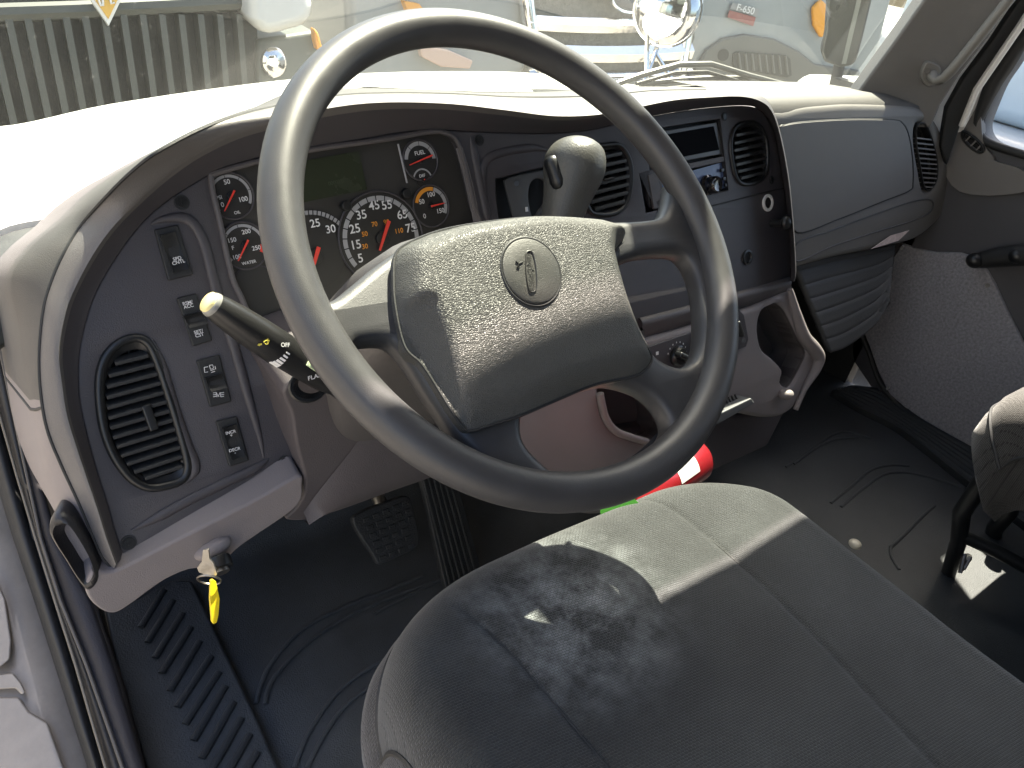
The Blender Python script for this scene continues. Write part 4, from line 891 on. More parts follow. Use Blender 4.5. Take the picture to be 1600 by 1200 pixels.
# ================================================================== fire extinguisher
fe = thing('fire_extinguisher', D(1050, 745, .93), 'red fire extinguisher with white label lying behind the driver seat front', 'fire extinguisher')
a = D(965, 797, .92); e_ = D(1090, 712, 1.05); ax = (e_ - a).normalized(); rr = .033
prof = [(0, .012), (.01, .022), (.03, .032), (.04, rr), (.5, rr), (.92, rr), (.97, .027), (1, .012)]
L_ = (e_ - a).length; MB().tube([a + ax * t * L_ for t, r in prof], [r for t, r in prof], 32).build('bottle', mat('red paint', (.24, .010, .014), .3, 0, 1, coat=.4), fe, ang=50)
vw = (CP - a).normalized(); vw = (vw - ax * vw.dot(ax)).normalized(); s_ = ax.cross(vw); lab = []
for i in range(9):
    t = -.2 + i * .1; n__ = vw * math.cos(t) + s_ * math.sin(t); lab.append([a + ax * L_ * q + n__ * (rr + .0004) for q in (.5, .74)])
MB().loft(lab).build('label_sheet', mat('paper white', (.75, .74, .7), .6), fe)
gt = D(965, 797, .86); MB().prism([D(x, y, .86) for x, y in ((938, 795), (960, 787), (990, 778), (998, 786), (1000, 800), (960, 815), (945, 812), (938, 802))], fwd * .0012).build('inspection_tag', mat('green tag', (.13, .55, .06), .5), fe)

# ================================================================== driver seat
ds = thing('driver_seat', (.1, -.45, .05), 'black woven fabric driver seat cushion with worn dusty patch, in the foreground', 'seat')
SX0, SX1, SY0, SY1, STOP = -.178, .384, -.030, -.72, .405
stain_c = Z(893, 955, .405)
FAB = fabric('seat fabric', (.034, .037, .038), stain=(stain_c - V((.1, -.45, .05)), .13))
FAB2 = fabric('seat side fabric', (.036, .037, .041), .0012)
seam1 = [Z(x, y, .405) for x, y in ((1012, 776), (1070, 812), (1130, 860), (1200, 925), (1330, 1060), (1460, 1200), (1560, 1310))]
seam2 = [Z(x, y, .405) for x, y in ((715, 945), (735, 962), (805, 1030), (950, 1200), (1040, 1310))]
def dpl(p, poly):
    best = 9
    for a_, c_ in zip(poly, poly[1:]):
        A2 = V((a_[0], a_[1])); B2 = V((c_[0], c_[1])); P2 = V((p[0], p[1])); d_ = B2 - A2; t = max(0, min(1, (P2 - A2).dot(d_) / d_.length_squared)); best = min(best, (A2 + d_ * t - P2).length)
    return best
def edge(t, w_=.05): # rounded fall-off
    t = max(0, min(1, t / w_)); return 1 - math.sqrt(max(0, 1 - (1 - t) ** 2))
bm_v = []; nx, ny = 200, 230
cxs, rad_ = (SX0 + SX1) / 2, .13
def seat_pt(u_, v_):
    x = SX0 + (SX1 - SX0) * u_; y = SY0 + (SY1 - SY0) * v_
    hw = (SX1 - SX0) / 2; dx = abs(x - cxs)
    # corner rounding of the plan at the front
    rl = .17 if x < cxs else .16
    front = SY0
    cxr = hw - rl
    if dx > cxr: front = SY0 - (rl * .62 if x < cxs else rl * .75) * (1 - math.sqrt(max(0, 1 - ((dx - cxr) / rl) ** 2)))
    y = front + (SY1 - front) * v_
    return x, y, hw - dx, front - y
rows = []
for j in range(ny + 1):
    v_ = (j / ny) ** 1.4; row = []
    for i in range(nx + 1):
        u_ = i / nx; u_ = .5 - .5 * math.cos(math.pi * u_) if False else u_
        u_ = u_ + .07 * math.sin(2 * math.pi * u_) * -1
        x, y, ex, ey = seat_pt(u_, v_)
        h = STOP + .006 * (1 - ((x - cxs) / .28) ** 2)
        h -= .05 * edge(ex, .040) + .06 * edge(ey, .055)
        d1, d2 = dpl((x, y), seam1), dpl((x, y), seam2)
        h -= .0022 * math.exp(-(d1 / .003) ** 2) + .0022 * math.exp(-(d2 / .003) ** 2) + .0015 * math.exp(-(d1 / .02) ** 2) + .0015 * math.exp(-(d2 / .02) ** 2)
        h += .0025 * noise.noise(V((x * 9, y * 9, 3)))
        row.append(V((x, y, h)))
    rows.append(row)
MB().loft(rows).build('cushion', FAB, ds, ang=70)
bd = [rows[j][0] for j in range(ny, 0, -3)] + [rows[0][i] for i in range(0, nx, 3)] + [rows[j][nx] for j in range(0, ny + 1, 3)]
side = [bd]
for k_, (o_, dz) in enumerate(((.006, -.012), (.010, -.03), (.008, -.06), (-.005, -.10), (-.02, -.14))):
    side.append([p + V(((1 if p[0] > cxs else -1) * o_ * (1 if abs(p[0] - cxs) > .2 else .2), o_ * (1 if p[1] > SY0 - .1 else 0), dz)) for p in bd])
MB().loft(side).build('side_panel', FAB2, ds, ang=70)
MB().tube([p + V((0, 0, .001)) for p in bd], .0028, 6).build('piping', BLACKM, ds)
for sm in (seam1, seam2):
    MB().tube([V((p[0], p[1], STOP + .0005)) for p in [V(q) for q in cr(sm, 40)] if p[1] > SY1 and p[1] < SY0 - .09], .0009, 5).build('seam_thread', BLACKM, ds)
MB().aabb((SX0 + .04, SY1, .02), (SX1 - .04, SY0 - .08, STOP - .16)).build('seat_base', BLACKM, ds, bevel=.02)
MB().aabb((SX0 + .02, SY1 - .14, STOP - .1), (SX1 - .02, SY1 + .02, .95)).build('backrest', FAB2, ds, bevel=.05, seg=5)

# ================================================================== passenger seat
ps = thing('passenger_seat', (1.05, -.4, .02), 'dark fabric passenger seat cushion on a black tubular frame at the right edge', 'seat')
x0, x1, y0, y1, zt = .84, 1.34, -.155, -.75, .46
rows = []
for j in range(40):
    v_ = j / 39; row = []
    for i in range(50):
        x = x0 + (x1 - x0) * i / 49; ex = min(x - x0, x1 - x); fr = y0 - .07 * (1 - math.sqrt(max(0, 1 - max(0, (.08 - ex) / .08) ** 2))); y = fr + (y1 - fr) * v_ ** 1.3
        row.append(V((x, y, zt - .055 * edge(ex, .05) - .06 * edge(fr - y, .07))))
    rows.append(row)
FAB3 = fabric('passenger fabric', (.040, .038, .034), .0012)
MB().loft(rows).build('cushion', FAB3, ps, ang=70)
bd = [rows[j][0] for j in range(39, 0, -1)] + rows[0] + [rows[j][49] for j in range(1, 40)]
MB().loft([bd, [p + V((0, .004, -.015)) for p in bd], [p + V((0, .006, -.05)) for p in bd], [p + V((0, -.012, -.075)) for p in bd], [V((p[0] * .9 + .109, p[1] - .03, p[2] - .095)) for p in bd]]).build('side_panel', FAB3, ps, ang=70)
MB().tube(bd, .003, 6).build('piping', BLACKM, ps)
fr = MB()
def tb3(pts, r): fr.tube([D(x, y, d) for x, y, d in pts], r, 12)
dpf = (Z(1470, 905, .0) - CP).dot(fwd)
FT = dict(); 
leg1 = [D(1552, 725, dpf - .18), D(1530, 760, dpf - .16), D(1503, 800, dpf - .12), D(1498, 845, dpf - .07), Z(1482, 895, .02), Z(1478, 910, .0)]
MB().tube(leg1, [.015, .015, .015, .014, .013, .013], 14).build('leg', BLACK, ps)
leg2 = [D(1592, 745, dpf + .02), D(1577, 800, dpf + .06), D(1555, 825, dpf + .1), D(1545, 860, dpf + .15)]
MB().tube(leg2, .016, 14).build('leg', BLACK, ps)
MB().tube([D(1500, 835, dpf - .08), D(1555, 860, dpf - .10), D(1640, 905, dpf - .13)], .013, 12).build('cross_bar', BLACK, ps)
MB().prism([Z(x, y, .006) for x, y in ((1460, 890), (1482, 870), (1500, 880), (1492, 915), (1466, 910))], (0, 0, .006)).build('foot_plate', BLACK, ps)
MB().tube([D(x, y, dpf - .06) for x, y in ((1507, 865), (1500, 895), (1506, 888), (1516, 870))], .004, 8).build('bracket', STEEL, ps)
MB().ell(D(1511, 872, dpf - .055), V((.008, 0, 0)), V((0, .008, 0)), V((0, 0, .010))).build('lock_pin', mat('bone plastic', (.6, .57, .48), .4), ps)
c = Z(1458, 889, .003); bo = thing('floor_bolt', c, 'bright floor bolt and washer beside the passenger seat foot', 'bolt')
MB().tube([c + V((math.cos(i * math.pi / 12) * .011, math.sin(i * math.pi / 12) * .011, .003)) for i in range(24)], .0028, 8, True).build('washer', STEEL, bo)
MB().cyl(c, c + V((0, 0, .006)), .006, 6).build('bolt_head', BLACK, bo)
c = Z(1336, 850, .05); MB().ell(c, V((.012, 0, 0)), V((0, .012, 0)), V((0, 0, .008))).build('floor_plug', mat('bone plastic', (.6, .57, .48), .4)); tag(bpy.data.objects['floor_plug'], 'pale rounded plug on the floor behind the driver seat edge', 'plug')

# ================================================================== passenger door
XD = 1.46
DS_ = Surf((XD, 0, .4), (-1, 0, 0), (0, 1, 0))
pd_ = thing('passenger_door', (XD, 0, .3), 'grey passenger door with carpeted lower panel and window', 'truck door')
DTR = mat('door trim plastic', (.070, .071, .080), .6, .3, 800, .1, 5)
wo = [(1548, 130), (1575, 85), (1620, 40), (1700, -20), (1780, 60), (1790, 260), (1700, 262), (1620, 250), (1562, 238), (1541, 222), (1536, 190)]
oo = [(1470, 120), (1520, 60), (1600, -60), (1700, -140), (1900, -100), (1900, 900), (1700, 900), (1560, 780), (1440, 690), (1370, 620), (1330, 560), (1330, 480), (1400, 330), (1440, 200)]
oo = oo[:2]; WL = [(1600, 70), (1582, 100), (1562, 130), (1545, 170), (1537, 195), (1542, 214), (1562, 228), (1620, 246)]
WL3 = [DS_.hit(*q) for q in cr(WL, 24)]
OO3 = [DS_.hit(1440, 200), DS_.hit(1462, 130), V((XD, .33, .95)), V((XD, .19, RZ)), V((XD, -.75, RZ)), V((XD, -.75, .0))] + pxl(DS_, [(1560, 780), (1440, 690), (1370, 620), (1330, 560), (1330, 480), (1400, 330)])
WO3 = WL3 + [V((XD, -.62, .70)), V((XD, -.64, 1.33)), V((XD, .08, 1.35)), V((XD, .12, 1.29))]
holes_plate(OO3, [WO3], DS_, 0, .05, .006).build('door_panel', DTR, pd_, ang=50)
WO = [p + DS_.n * .003 for p in WO3]; MB().tube([p + V((0, .012, -.002)) if p[1] > .05 else p for p in WO], [.009 + .011 * max(0, min(1, (p[2] - .71) / .09)) for p in WO], 10, True).build('window_seal', BLACKM, pd_)
sail = [(1488, 170), (1500, 160), (1530, 162), (1533, 190), (1537, 225), (1552, 245), (1556, 252), (1600, 268), (1600, 300), (1500, 300), (1470, 240)]
MB().prism(pxl(DS_, sail, .012, 50), -DS_.n * .02).build('mirror_panel', PASS, pd_, bevel=.005)
c = DS_.hit(1519, 222, .013); b = MB(); b.tube([DS_.hit(x, y, .013) for x, y in cr([(1504, 206), (1512, 208), (1530, 222), (1537, 234), (1530, 238), (1515, 228), (1505, 216)], 40, True)], .0035, 8, True); vt = b.build('door_vent', BLACK, pd_)
MB().cap([DS_.hit(x, y, .0125) for x, y in ((1504, 206), (1512, 208), (1530, 222), (1537, 234), (1530, 238), (1515, 228), (1505, 216))]).build('vent_opening', mat('duct dark', (.004, .004, .005)), vt)
b = MB()
for x, y in ((1513, 216), (1521, 224), (1529, 231)): b.box(DS_.hit(x, y, .015), DS_.v * .008 + DS_.u * .003, DS_.u * .0015, DS_.n * .001)
b.build('vent_bar', PASS, vt)
cp_ = [(1409, 380), (1430, 388), (1460, 394), (1500, 395), (1515, 400), (1522, 418), (1540, 420), (1552, 440), (1570, 480), (1590, 520), (1640, 620), (1660, 760), (1560, 730), (1528, 705), (1480, 678), (1430, 650), (1390, 617), (1372, 580), (1358, 540), (1341, 498), (1352, 470), (1380, 425)]
MB().prism(pxl(DS_, cp_, .012), -DS_.n * .012).build('carpet_panel', CARPET, pd_, bevel=.003)
MB().tube(pxl(DS_, [(1409, 380), (1375, 432), (1342, 497), (1360, 555), (1380, 605), (1430, 655), (1480, 685), (1530, 712), (1600, 760)], .008, 60, False), .007, 8).build('carpet_edge', BLACKM, pd_)
for x, y in ((1409, 388), (1543, 446), (1353, 510), (1387, 607)): MB().cyl(DS_.hit(x, y, .011), DS_.hit(x, y, .015), .005, 12).build('clip', BLACK, pd_)
arm = MB().tube([DS_.hit(1522, 408, .04), DS_.hit(1560, 402, .04), DS_.hit(1620, 396, .045), DS_.hit(1760, 380, .05)], [.016, .022, .024, .024], 16).build('armrest', BLACKM, pd_)
for x, y in ((1524, 407), (1590, 400)): MB().ell(DS_.hit(x, y, .05), V((.02, 0, 0)), V((0, .019, 0)), V((0, 0, .017))).build('armrest_pad', BLACK, pd_)
MB().cap([p - DS_.n * .02 for p in WO3]).build('window_glass', glass('side glass', dirt=.02), pd_)
MB().prism([DS_.hit(x, y, .02) for x, y in ((1380, 425), (1409, 381), (1398, 378), (1340, 470), (1334, 492), (1341, 498))], -DS_.n * .03).build('front_edge', mat('pillar trim', (.045, .040, .042)), pd_)

# right A-pillar + grab handle
PR = Surf(PD.hit(1420, 163, -.02), (-.62, -.78, -.05), (.78, -.62, 0))
MB().prism(pxl(PR, [(1325, 165), (1336, 150), (1352, 128), (1400, 62), (1452, -12), (1520, -110), (1680, -110), (1585, 0), (1545, 60), (1500, 118), (1470, 165), (1455, 200), (1400, 200)]), -PR.n * .05).build('right_pillar', PASS, cab, bevel=.006)
MB().prism(pxl(PR, [(1480, 170), (1505, 125), (1550, 65), (1590, 5), (1680, -110), (1720, -110), (1625, 10), (1560, 100), (1510, 170), (1480, 260), (1470, 230)], -.03), -PR.n * .02).build('right_door_seal', BLACKM, cab, bevel=.004)
MB().prism(pxl(PR, [(1500, 200), (1524, 140), (1592, 40), (1682, -100), (1690, -100), (1600, 45), (1531, 145), (1508, 200)], -.02), -PR.n * .02).build('right_jamb', PAINT, cab, bevel=.004)
MB().prism(pxl(PR, [(1345, 165), (1460, -12), (1530, -110), (1640, -260), (1840, -260), (1700, -60), (1620, 30), (1575, 75), (1545, 125), (1525, 200), (1400, 230)], -.075), -PR.n * .02).build('outer_pillar', PAINT, cab)
MB().aabb((1.46, .30, -.05), (1.5, .66, .72)).build('right_kick_panel', BLACKM, cab)
MB().aabb((.9, .41, .48), (1.45, .57, .655)).build('sun_leak_block', BLACKM, cab)  # unseen block added behind the dash to stop a sun leak on the floor
MB().prism([(1.452, .31, .9), (1.452, .44, .9), (1.452, .34, 1.42), (1.452, .15, 1.42)], (.02, 0, 0)).build('pillar_return', PAINT, cab)
rv = thing('sun_blocker', (.48, .27, RZ - .03), 'unseen black box added at the windscreen top to shade wheel and seat', 'camera')  # added out of view to shade the right spoke and a spot on the seat
MB().aabb((.43, .20, RZ - .045), (.508, .305, RZ - .015)).build('housing', BLACK, rv, bevel=.008)
vs_ = thing('added_visor', (1.1, .2, RZ - .03), 'unseen grey flap added above the passenger side to shade the floor', 'added visor')  # added out of view to keep sun off the passenger floor
MB().prism([(.86, .235, RZ - .03), (1.34, .27, RZ - .03), (1.34, .275, RZ - .26), (.88, .24, RZ - .26)], (0, -.02, 0)).build('flap', PASS, vs_, bevel=.006)
gh = thing('grab_handle', PR.hit(1460, 110, .02), 'long grey grab handle bolted to the passenger windscreen pillar', 'grab handle')
GH = mat('handle grey', (.17, .165, .155), .45, .2, 600)
MB().tube([PR.hit(x, y, d) for x, y, d in ((1452, 112, .004), (1460, 124, .02), (1470, 130, .035), (1500, 95, .045), (1560, 20, .05), (1640, -80, .05))], [.012, .012, .011, .0105, .0105, .0105], 16).build('bar', GH, gh, sub=1)
bk = MB().prism(pxl(PR, [(1440, 118), (1447, 99), (1458, 98), (1470, 106), (1466, 126), (1452, 136), (1444, 130)], .014, 30), -PR.n * .014).build('bracket', GH, gh, bevel=.003)
MB().cyl(PR.hit(1449, 111, .013), PR.hit(1449, 111, .016), .0055, 16).build('mounting_screw', BLACK, gh)

# ================================================================== bonnet, wipers, mirrors (outside)
hood = thing('truck_hood', (.5, 1.0, .6), 'wide white hood of the truck itself beyond the windscreen', 'truck hood')
fe_ = [(-.42, .95, .56), (-.29, 1.08, .50), (-.08, 1.22, .50), (.26, 1.39, .50), (.59, 1.51, .50), (.9, 1.56, .50), (1.14, 1.56, .50), (1.35, 1.5, .47), (1.5, 1.3, .42)]
be_ = [(-.42, .56, .49), (-.339, .60, .520), (-.268, .60, .533), (-.205, .60, .565), (-.12, .61, .610), (0, .62, .650), (.2, .65, .668), (.5, .68, .675), (.8, .68, .672), (1.05, .66, .665), (1.3, .6, .65), (1.5, .54, .62)]
FEc = [V(p) for p in cr(fe_, 50)]; BEc = [V(p) for p in cr(be_, 50)]
rows = [[p + V((0, 0, -.05)) for p in BEc]]
for i in range(16):
    t = i / 15; rows.append([a_.lerp(c_, t) + V((0, 0, .012 * math.sin(math.pi * t))) for a_, c_ in zip(BEc, FEc)])
rows.append([p + V((0, .03, -.03)) for p in FEc]); rows.append([p + V((0, .06, -.12)) for p in FEc]); rows.append([p + V((0, .07, -.6)) for p in FEc])
MB().loft(rows).build('hood_skin', PAINT, hood, ang=60)
cw = MB().loft([[p + V((0, -.01, -.004)) for p in BEc], [p + V((0, -.10, -.012)) for p in BEc], [p + V((0, -.16, -.05)) for p in BEc]]).build('cowl', mat('cowl dark', (.03, .034, .03), .6, .2, 200, .3, 20), hood, solid=.01)
def wiper(pts, label, z0=.715):
    wi = thing('wiper', V(pts[0]), label, 'wiper', 'wipers on the windscreen')
    MB().tube([V(p) for p in pts], .006, 8).build('arm', mat('wiper grey', (.12, .12, .11), .4), wi)
    MB().tube([V(p) + V((0, .004, -.016)) for p in pts[1:]], .004, 8).build('blade', BLACKM, wi)
wiper([YP(958, 133, .60), YP(1000, 118, .60), YP(1060, 101, .59), YP(1110, 100, .585), YP(1170, 118, .58), YP(1240, 136, .58), YP(1290, 146, .58)], 'dark wiper arm arched across the passenger half of the windscreen')
wiper([YP(1170, 122, .585), YP(1110, 122, .60), YP(1060, 125, .61), YP(1000, 131, .62)], 'flat wiper blade lying low on the passenger half of the cowl')
wiper([YP(520, 148, .64), YP(570, 138, .64), YP(650, 142, .63), YP(750, 146, .62), YP(830, 146, .62)], 'thin wiper resting on the cowl seen through the steering wheel')
hm = thing('hood_mirror', YP(1010, 120, 1.3), 'round chrome convex mirror on a stalk on the hood', 'mirror')
c = YP(1043, 16, 1.4); vd = (CP - c).normalized(); a_ = vd.cross(V((0, 0, 1))).normalized(); b_ = a_.cross(vd)
MB().ell(c, a_ * .105, b_ * .105, vd * .05, 32, 16).build('mirror_head', CHROME, hm)
MB().tube([c + (a_ * math.cos(i * math.pi / 20) + b_ * math.sin(i * math.pi / 20)) * .106 for i in range(40)], .006, 8, True).build('mirror_rim', CHROME, hm)
for p_, q_ in (((1035, 50), (1008, 125)), ((1022, 80), (1052, 128)), ((1012, 45), (1010, 125))): MB().tube([YP(*p_, 1.42), YP(*q_, 1.38)], .008, 8).build('stalk', CHROME, hm)
sm_ = thing('side_mirror', YP(1330, 50, .75), 'tall dark side mirror outside the passenger window corner', 'mirror')
SMS = Surf(YP(1330, 50, .75), (-.8, -.6, 0), (.6, -.8, 0))
MB().prism([SMS.hit(x, y) for x, y in ((1312, -320), (1450, -320), (1372, -40), (1348, 60), (1338, 96), (1330, 103), (1312, 105), (1288, 96), (1283, 80), (1290, 50))], -SMS.n * .07).build('housing', mat('mirror black', (.03, .032, .03), .45, .1, 300), sm_, bevel=.012)
MB().prism([SMS.hit(x, y, .002) for x, y in ((1410, -300), (1418, -300), (1322, 100), (1315, 100))], -SMS.n * .02).build('trim_line', mat('mirror trim', (.15, .16, .15), .4), sm_)
MB().aabb((1.56, .30, .98), (1.70, .50, 1.30)).build('sun_block', BLACKM, sm_, bevel=.02)  # unseen block added beside the mirror to cut a sun patch on the floor
MB().tube([SMS.hit(1312, 100, -.04), SMS.hit(1300, 150, -.04)], .015, 10).build('bracket', BLACKM, sm_)

# ================================================================== parked trucks outside
TWHITE = mat('truck white paint', (.46, .46, .45), .35, .03, 50, .06, 3, coat=.4)
GREYP = mat('light grey paint', (.28, .29, .285), .35, .03, 50, .06, 3, coat=.4)
def truck(name, label, x, y, w_, grille_z, m, cat='truck'):
    return thing(name, (x, y, -1.05), label, cat, 'vehicles parked around the cab')
# A: truck with tall black slatted grille
ta = truck('parked_truck', 'white truck with tall black slatted grille and gold shield badge', .2, 2.75, 0, 0, None)
GA = Surf((.15, 2.7, .2), (0, -.97, .24))
PA_ = lambda pts, d=0: [GA.hit(x, y, d) for x, y in pts]
MB().prism(PA_([(-160, 30), (-100, -60), (392, -60), (402, 20), (402, 170), (380, 260), (-160, 320)], -.05), (0, .1, 0)).build('grille', GRILL, ta)
b = MB()
for k_ in range(16):
    x = -80 + k_ * 30; sl_ = 22 - k_ * 1.2
    b.box((GA.hit(x, 20, 0) + GA.hit(x + sl_ * 2.0 + 8, 220, 0)) / 2, (GA.hit(x + sl_ * 2.0 + 8, 220, 0) - GA.hit(x, 20, 0)) / 2, V((.011, 0, 0)), V((0, .03, 0)))
b.build('grille_slat', mat('slat grey', (.045, .05, .046), .5), ta)
MB().tube(PA_([(-100, 24), (120, 16), (395, 2)], .01), .03, 8).build('grille_bar', mat('slat grey', (.045, .05, .046), .5), ta)
sh_ = PA_([(128, -30), (196, -34), (193, -8), (170, 40), (140, -3)], .06); MB().prism(sh_, GA.n * -.02).build('badge', mat('badge rim', (.6, .6, .58), .3), ta)
cc = sum(sh_, V()) / 5; MB().prism([cc + (p - cc) * .78 + GA.n * .004 for p in sh_], GA.n * -.02).build('badge_field', mat('badge gold', (.55, .33, .06), .4), ta)
bb = MB()
bb.tube([GA.hit(154, 0, .068), GA.hit(158, 9, .068), GA.hit(161, 9, .068), GA.hit(160, -10, .068)], .004, 6); bb.tube([GA.hit(170, -10, .068), GA.hit(174, 6, .068), GA.hit(179, 4, .068)], .004, 6)
bb.build('badge_mark', mat('badge rim', (.6, .6, .58), .3), ta)
# white hood with rounded nose to the right of the grille
MB().prism(PA_([(392, -80), (470, -80), (488, -20), (494, 10), (494, 36), (470, 48), (440, 56), (405, 62), (394, 30)], .14), (0, 1.2, .12)).build('fender', TWHITE, ta, bevel=.06, seg=5)
MB().aabb((-1.1, 2.95, .45), (.55, 4.6, .62)).build('hood', TWHITE, ta, bevel=.06)
MB().prism(PA_([(402, 62), (494, 48), (500, 80), (497, 140), (402, 180)], -.02), (0, .3, 0)).build('headlamp_housing', mat('housing dark', (.08, .09, .08), .4), ta, bevel=.02)
c = GA.hit(428, 98, .03); MB().ell(c, V((.055, 0, 0)), V((0, .03, 0)), V((0, 0, .06))).build('headlamp', CHROME, ta)
MB().prism(PA_([(491, 44), (498, 52), (505, 78), (497, 80), (493, 62)], .03), (0, .05, 0)).build('marker_lamp', mat('amber lens', (.8, .35, .04), .2), ta, bevel=.008)
MB().aabb((-1.0, 2.72, -.75), (1.0, 2.9, -.35)).build('bumper', CHROME, ta, bevel=.04)
MB().aabb((-1.1, 4.6, -.6), (1.1, 6.5, 1.7)).build('cab', TWHITE, ta, bevel=.15)
for sx in (-1, 1): MB().cyl((sx * .95 - .14, 3.6, -.55), (sx * .95 + .14, 3.6, -.55), .5, 32).build('wheel', RUB, ta)
# B: truck with chrome grille
tb_ = truck('parked_truck', 'white truck with broad chrome three-bar grille', 3.1, 3.6, 0, 0, None)
GB = Surf((3.1, 3.6, .3), (-.1, -.98, .15)); PB_ = lambda pts, d=0: [GB.hit(x, y, d) for x, y in pts]
MB().prism(PB_([(540, -90), (830, -90), (835, 40), (825, 110), (790, 150), (560, 160), (545, 60)], -.02), (0, .8, .1)).build('fender', GREYP, tb_, bevel=.06, seg=4)
MB().prism(PB_([(822, -80), (1090, -80), (1085, 60), (1060, 125), (850, 125), (830, 60)], -.05), (0, .1, 0)).build('grille', mat('grille mesh', (.10, .10, .085), .5, .3, 60, .3, 20), tb_)
for ya, yb_, bow in ((-30, -24, 0), (22, 46, 10), (66, 92, 10), (106, 122, 8)):
    up_ = [GB.hit(x, ya + bow * (1 - ((x - 950) / 130) ** 2) * .6, .05) for x in range(825, 1082, 16)]; lo2 = [GB.hit(x, yb_ + bow * (1 - ((x - 950) / 130) ** 2) * .6, .05) for x in range(825, 1082, 16)]
    MB().loft([[p - GB.n * .08 for p in up_], up_, [a_.lerp(c_, .5) + GB.n * .03 for a_, c_ in zip(up_, lo2)], lo2, [p - GB.n * .08 for p in lo2]]).build('grille_bar', CHROME, tb_, ang=50)
MB().tube(PB_([(828, -60), (823, 0), (830, 55), (842, 120)], .03), .05, 12).build('grille_surround', CHROME, tb_)
MB().tube(PB_([(1076, -60), (1080, 0), (1072, 55), (1062, 120)], .03), .05, 12).build('grille_surround', CHROME, tb_)
c = GB.hit(985, 0, .08); bd_ = MB().ell(c, GB.u * .14, GB.v * .06, GB.n * .03).build('badge', mat('badge dark', (.05, .06, .08), .3), tb_)
MB().tube([c + GB.u * .15 * math.cos(i * math.pi / 20) + GB.v * .07 * math.sin(i * math.pi / 20) for i in range(40)], .01, 6, True).build('badge_rim', CHROME, tb_)
MB().prism(PB_([(632, 2), (655, 6), (672, 28), (640, 26)], .03), (0, .05, 0)).build('marker_lamp', mat('amber lens', (.8, .35, .04), .2), tb_)
MB().prism(PB_([(655, 70), (700, 78), (740, 95), (735, 108), (690, 105), (660, 90)], .06), (0, .05, 0)).build('headlamp', mat('lamp pinkish', (.6, .42, .34), .2), tb_, bevel=.01)
MB().aabb((1.9, 3.5, -.8), (4.4, 3.75, -.3)).build('bumper', CHROME, tb_, bevel=.05)
MB().aabb((2.0, 4.4, .2), (4.3, 5.6, .75)).build('hood', GREYP, tb_, bevel=.1)
MB().aabb((2.0, 5.6, -.6), (4.3, 7.4, 1.7)).build('cab', TWHITE, tb_, bevel=.15)
for sx in (2.1, 4.1): MB().cyl((sx - .14, 4.5, -.55), (sx + .14, 4.5, -.55), .5, 32).build('wheel', RUB, tb_)
# C: grey-white truck at right
tc_ = truck('parked_truck', 'pale grey truck with dark lower vent, red and white badge and orange corner lamp', 5.3, 3.6, 0, 0, None)
GC = Surf((5.2, 3.6, .3), (-.45, -.88, .1)); PC_ = lambda pts, d=0: [GC.hit(x, y, d) for x, y in pts]
MB().prism(PC_([(1086, -90), (1420, -90), (1380, 60), (1345, 190), (1080, 190), (1075, 60)], -.02), (0, .7, .1)).build('body', GREYP, tc_, bevel=.05)
MB().prism(PC_([(1075, 170), (1085, 110), (1105, 78), (1130, 60), (1165, 53), (1210, 60), (1250, 80), (1275, 100), (1345, 110), (1345, 190)], .03), -GC.n * .06).build('lower_cladding', mat('cladding grey', (.11, .11, .10), .6), tc_, bevel=.02)
vv = MB().prism(PC_([(1146, 84), (1152, 80), (1228, 86), (1235, 92), (1237, 118), (1230, 121), (1150, 108), (1145, 100)], .045), -GC.n * .03).build('vent', mat('vent grey', (.02, .022, .02), .5), tc_)
b = MB()
for k_ in range(8): b.tube(PC_([(1154 + k_ * 10.5, 83 + k_ * .6), (1157 + k_ * 10.5, 108 + k_ * 1.3)], .05), .012, 6)
b.build('vent_bar', mat('cladding grey', (.20, .20, .19)), vv)
MB().cyl(GC.hit(1130, 86, .03), GC.hit(1130, 86, .05), .045, 20).build('plug', mat('vent grey', (.05, .055, .05)), tc_)
bd_ = MB().prism(PC_([(1145, 4), (1187, 14), (1182, 26), (1141, 14)], 0.01), -GC.n * .01).build('badge_upper', mat('badge silver', (.30, .29, .28), .3), tc_)
MB().prism(PC_([(1140, 16), (1181, 27), (1177, 41), (1137, 27)], .012), -GC.n * .01).build('badge_lower', mat('badge red', (.32, .12, .10), .4), tc_)
t_b = MB(); text_into(t_b, 'F-650', GC, 1165, 15, (10, 2.6), 11, .016); t_b.build('badge_lettering', mat('badge ink', (.75, .73, .7), .4), tc_)
MB().prism(PC_([(1270, 12), (1284, -2), (1306, 20), (1298, 50), (1284, 60), (1272, 40)], .03), -GC.n * .05).build('corner_lamp', mat('amber lens', (.8, .35, .04), .2), tc_, bevel=.02)
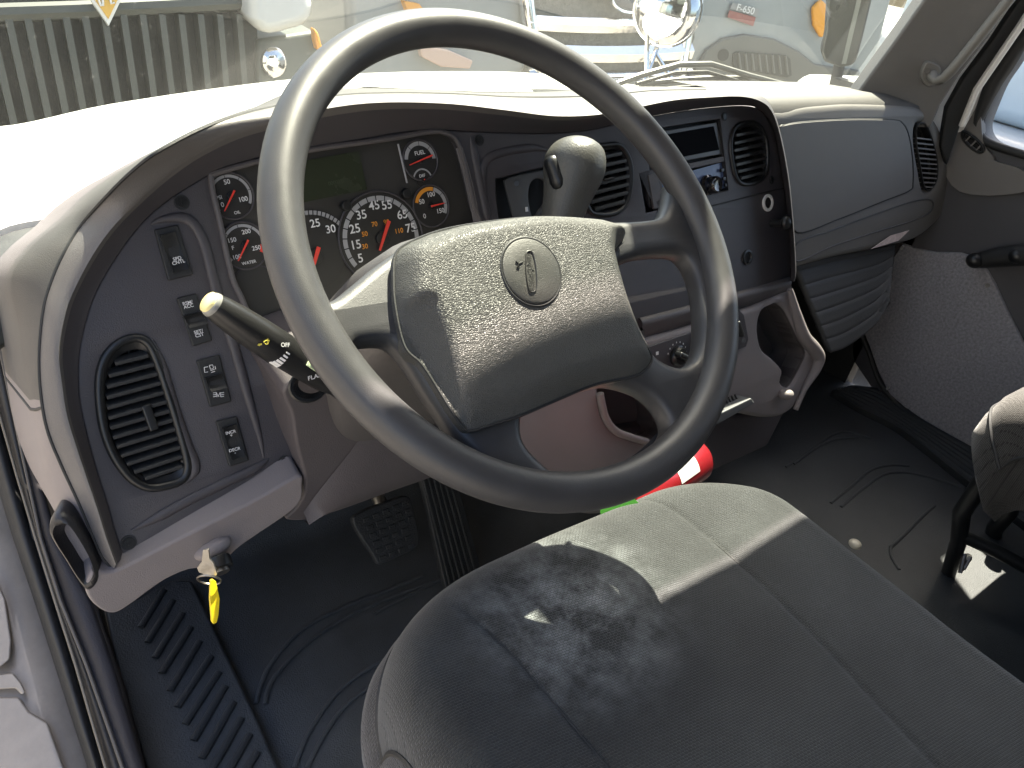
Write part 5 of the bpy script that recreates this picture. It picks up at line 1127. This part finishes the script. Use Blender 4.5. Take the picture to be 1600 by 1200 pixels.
MB().aabb((4.6, 4.4, -.6), (7.2, 7.4, 1.7)).build('cab', TWHITE, tc_, bevel=.15)
for sx in (4.9, 6.7): MB().cyl((sx - .14, 4.4, -.55), (sx + .14, 4.4, -.55), .5, 32).build('wheel', RUB, tc_)
# D: further white vehicle at right
td = truck('parked_truck', 'bright white vehicle hood in sun at far right of the windscreen', 8.5, 4.2, 0, 0, None)
MB().aabb((6.9, 3.6, -.5), (9.6, 5.4, .55)).build('hood', TWHITE, td, bevel=.2, seg=5)
MB().aabb((6.9, 5.4, -.5), (9.6, 7.4, 1.6)).build('cab', TWHITE, td, bevel=.2)
MB().tube([(6.88, 3.7, .25), (6.88, 4.3, .35), (6.88, 4.9, .3)], .05, 8).build('side_moulding', GRILL, td)
for sx in (7.1, 9.2): MB().cyl((sx, 4.3, -.6), (sx + .25, 4.3, -.6), .45, 32).build('wheel', RUB, td)
PAINTG = mat('bounce fill panel', (.38, .37, .345), .5, .03, 40, .1, 2)  # tone of the added bounce surface, greyed to limit the fill
tf = truck('parked_truck', 'unseen white box truck added beside the driver door to bounce fill light', -4, 1, 0, 0, None)  # unseen truck added to bounce warm fill through the open door
MB().aabb((-5.8, -3.0, -.2), (-3.4, 5.5, 2.4)).build('bounce_body', PAINTG, tf, bevel=.03)
MB().aabb((-5.6, 5.6, -.6), (-3.6, 7.2, 1.5)).build('cab', TWHITE, tf, bevel=.2)
for sy in (-2, -.8, 6.4): MB().cyl((-3.75, sy, -.6), (-3.5, sy, -.6), .48, 32).build('wheel', RUB, tf)
# E: vehicle seen through the passenger window
te = truck('parked_van', 'white van with blue side seen through the passenger window', 4.5, .6, 0, 0, None, cat='van')
MB().aabb((3.6, -1.5, -.8), (5.4, 2.2, .42)).build('body', TWHITE, te, bevel=.1)
MB().aabb((3.9, -1.4, .42), (5.3, 1.9, 1.3)).build('upper_body', mat('pale blue paint', (.42, .52, .6), .35), te, bevel=.08)
for sy in (-.9, 1.5): MB().cyl((3.55, sy, -.65), (3.85, sy, -.65), .4, 32).build('wheel', RUB, te)
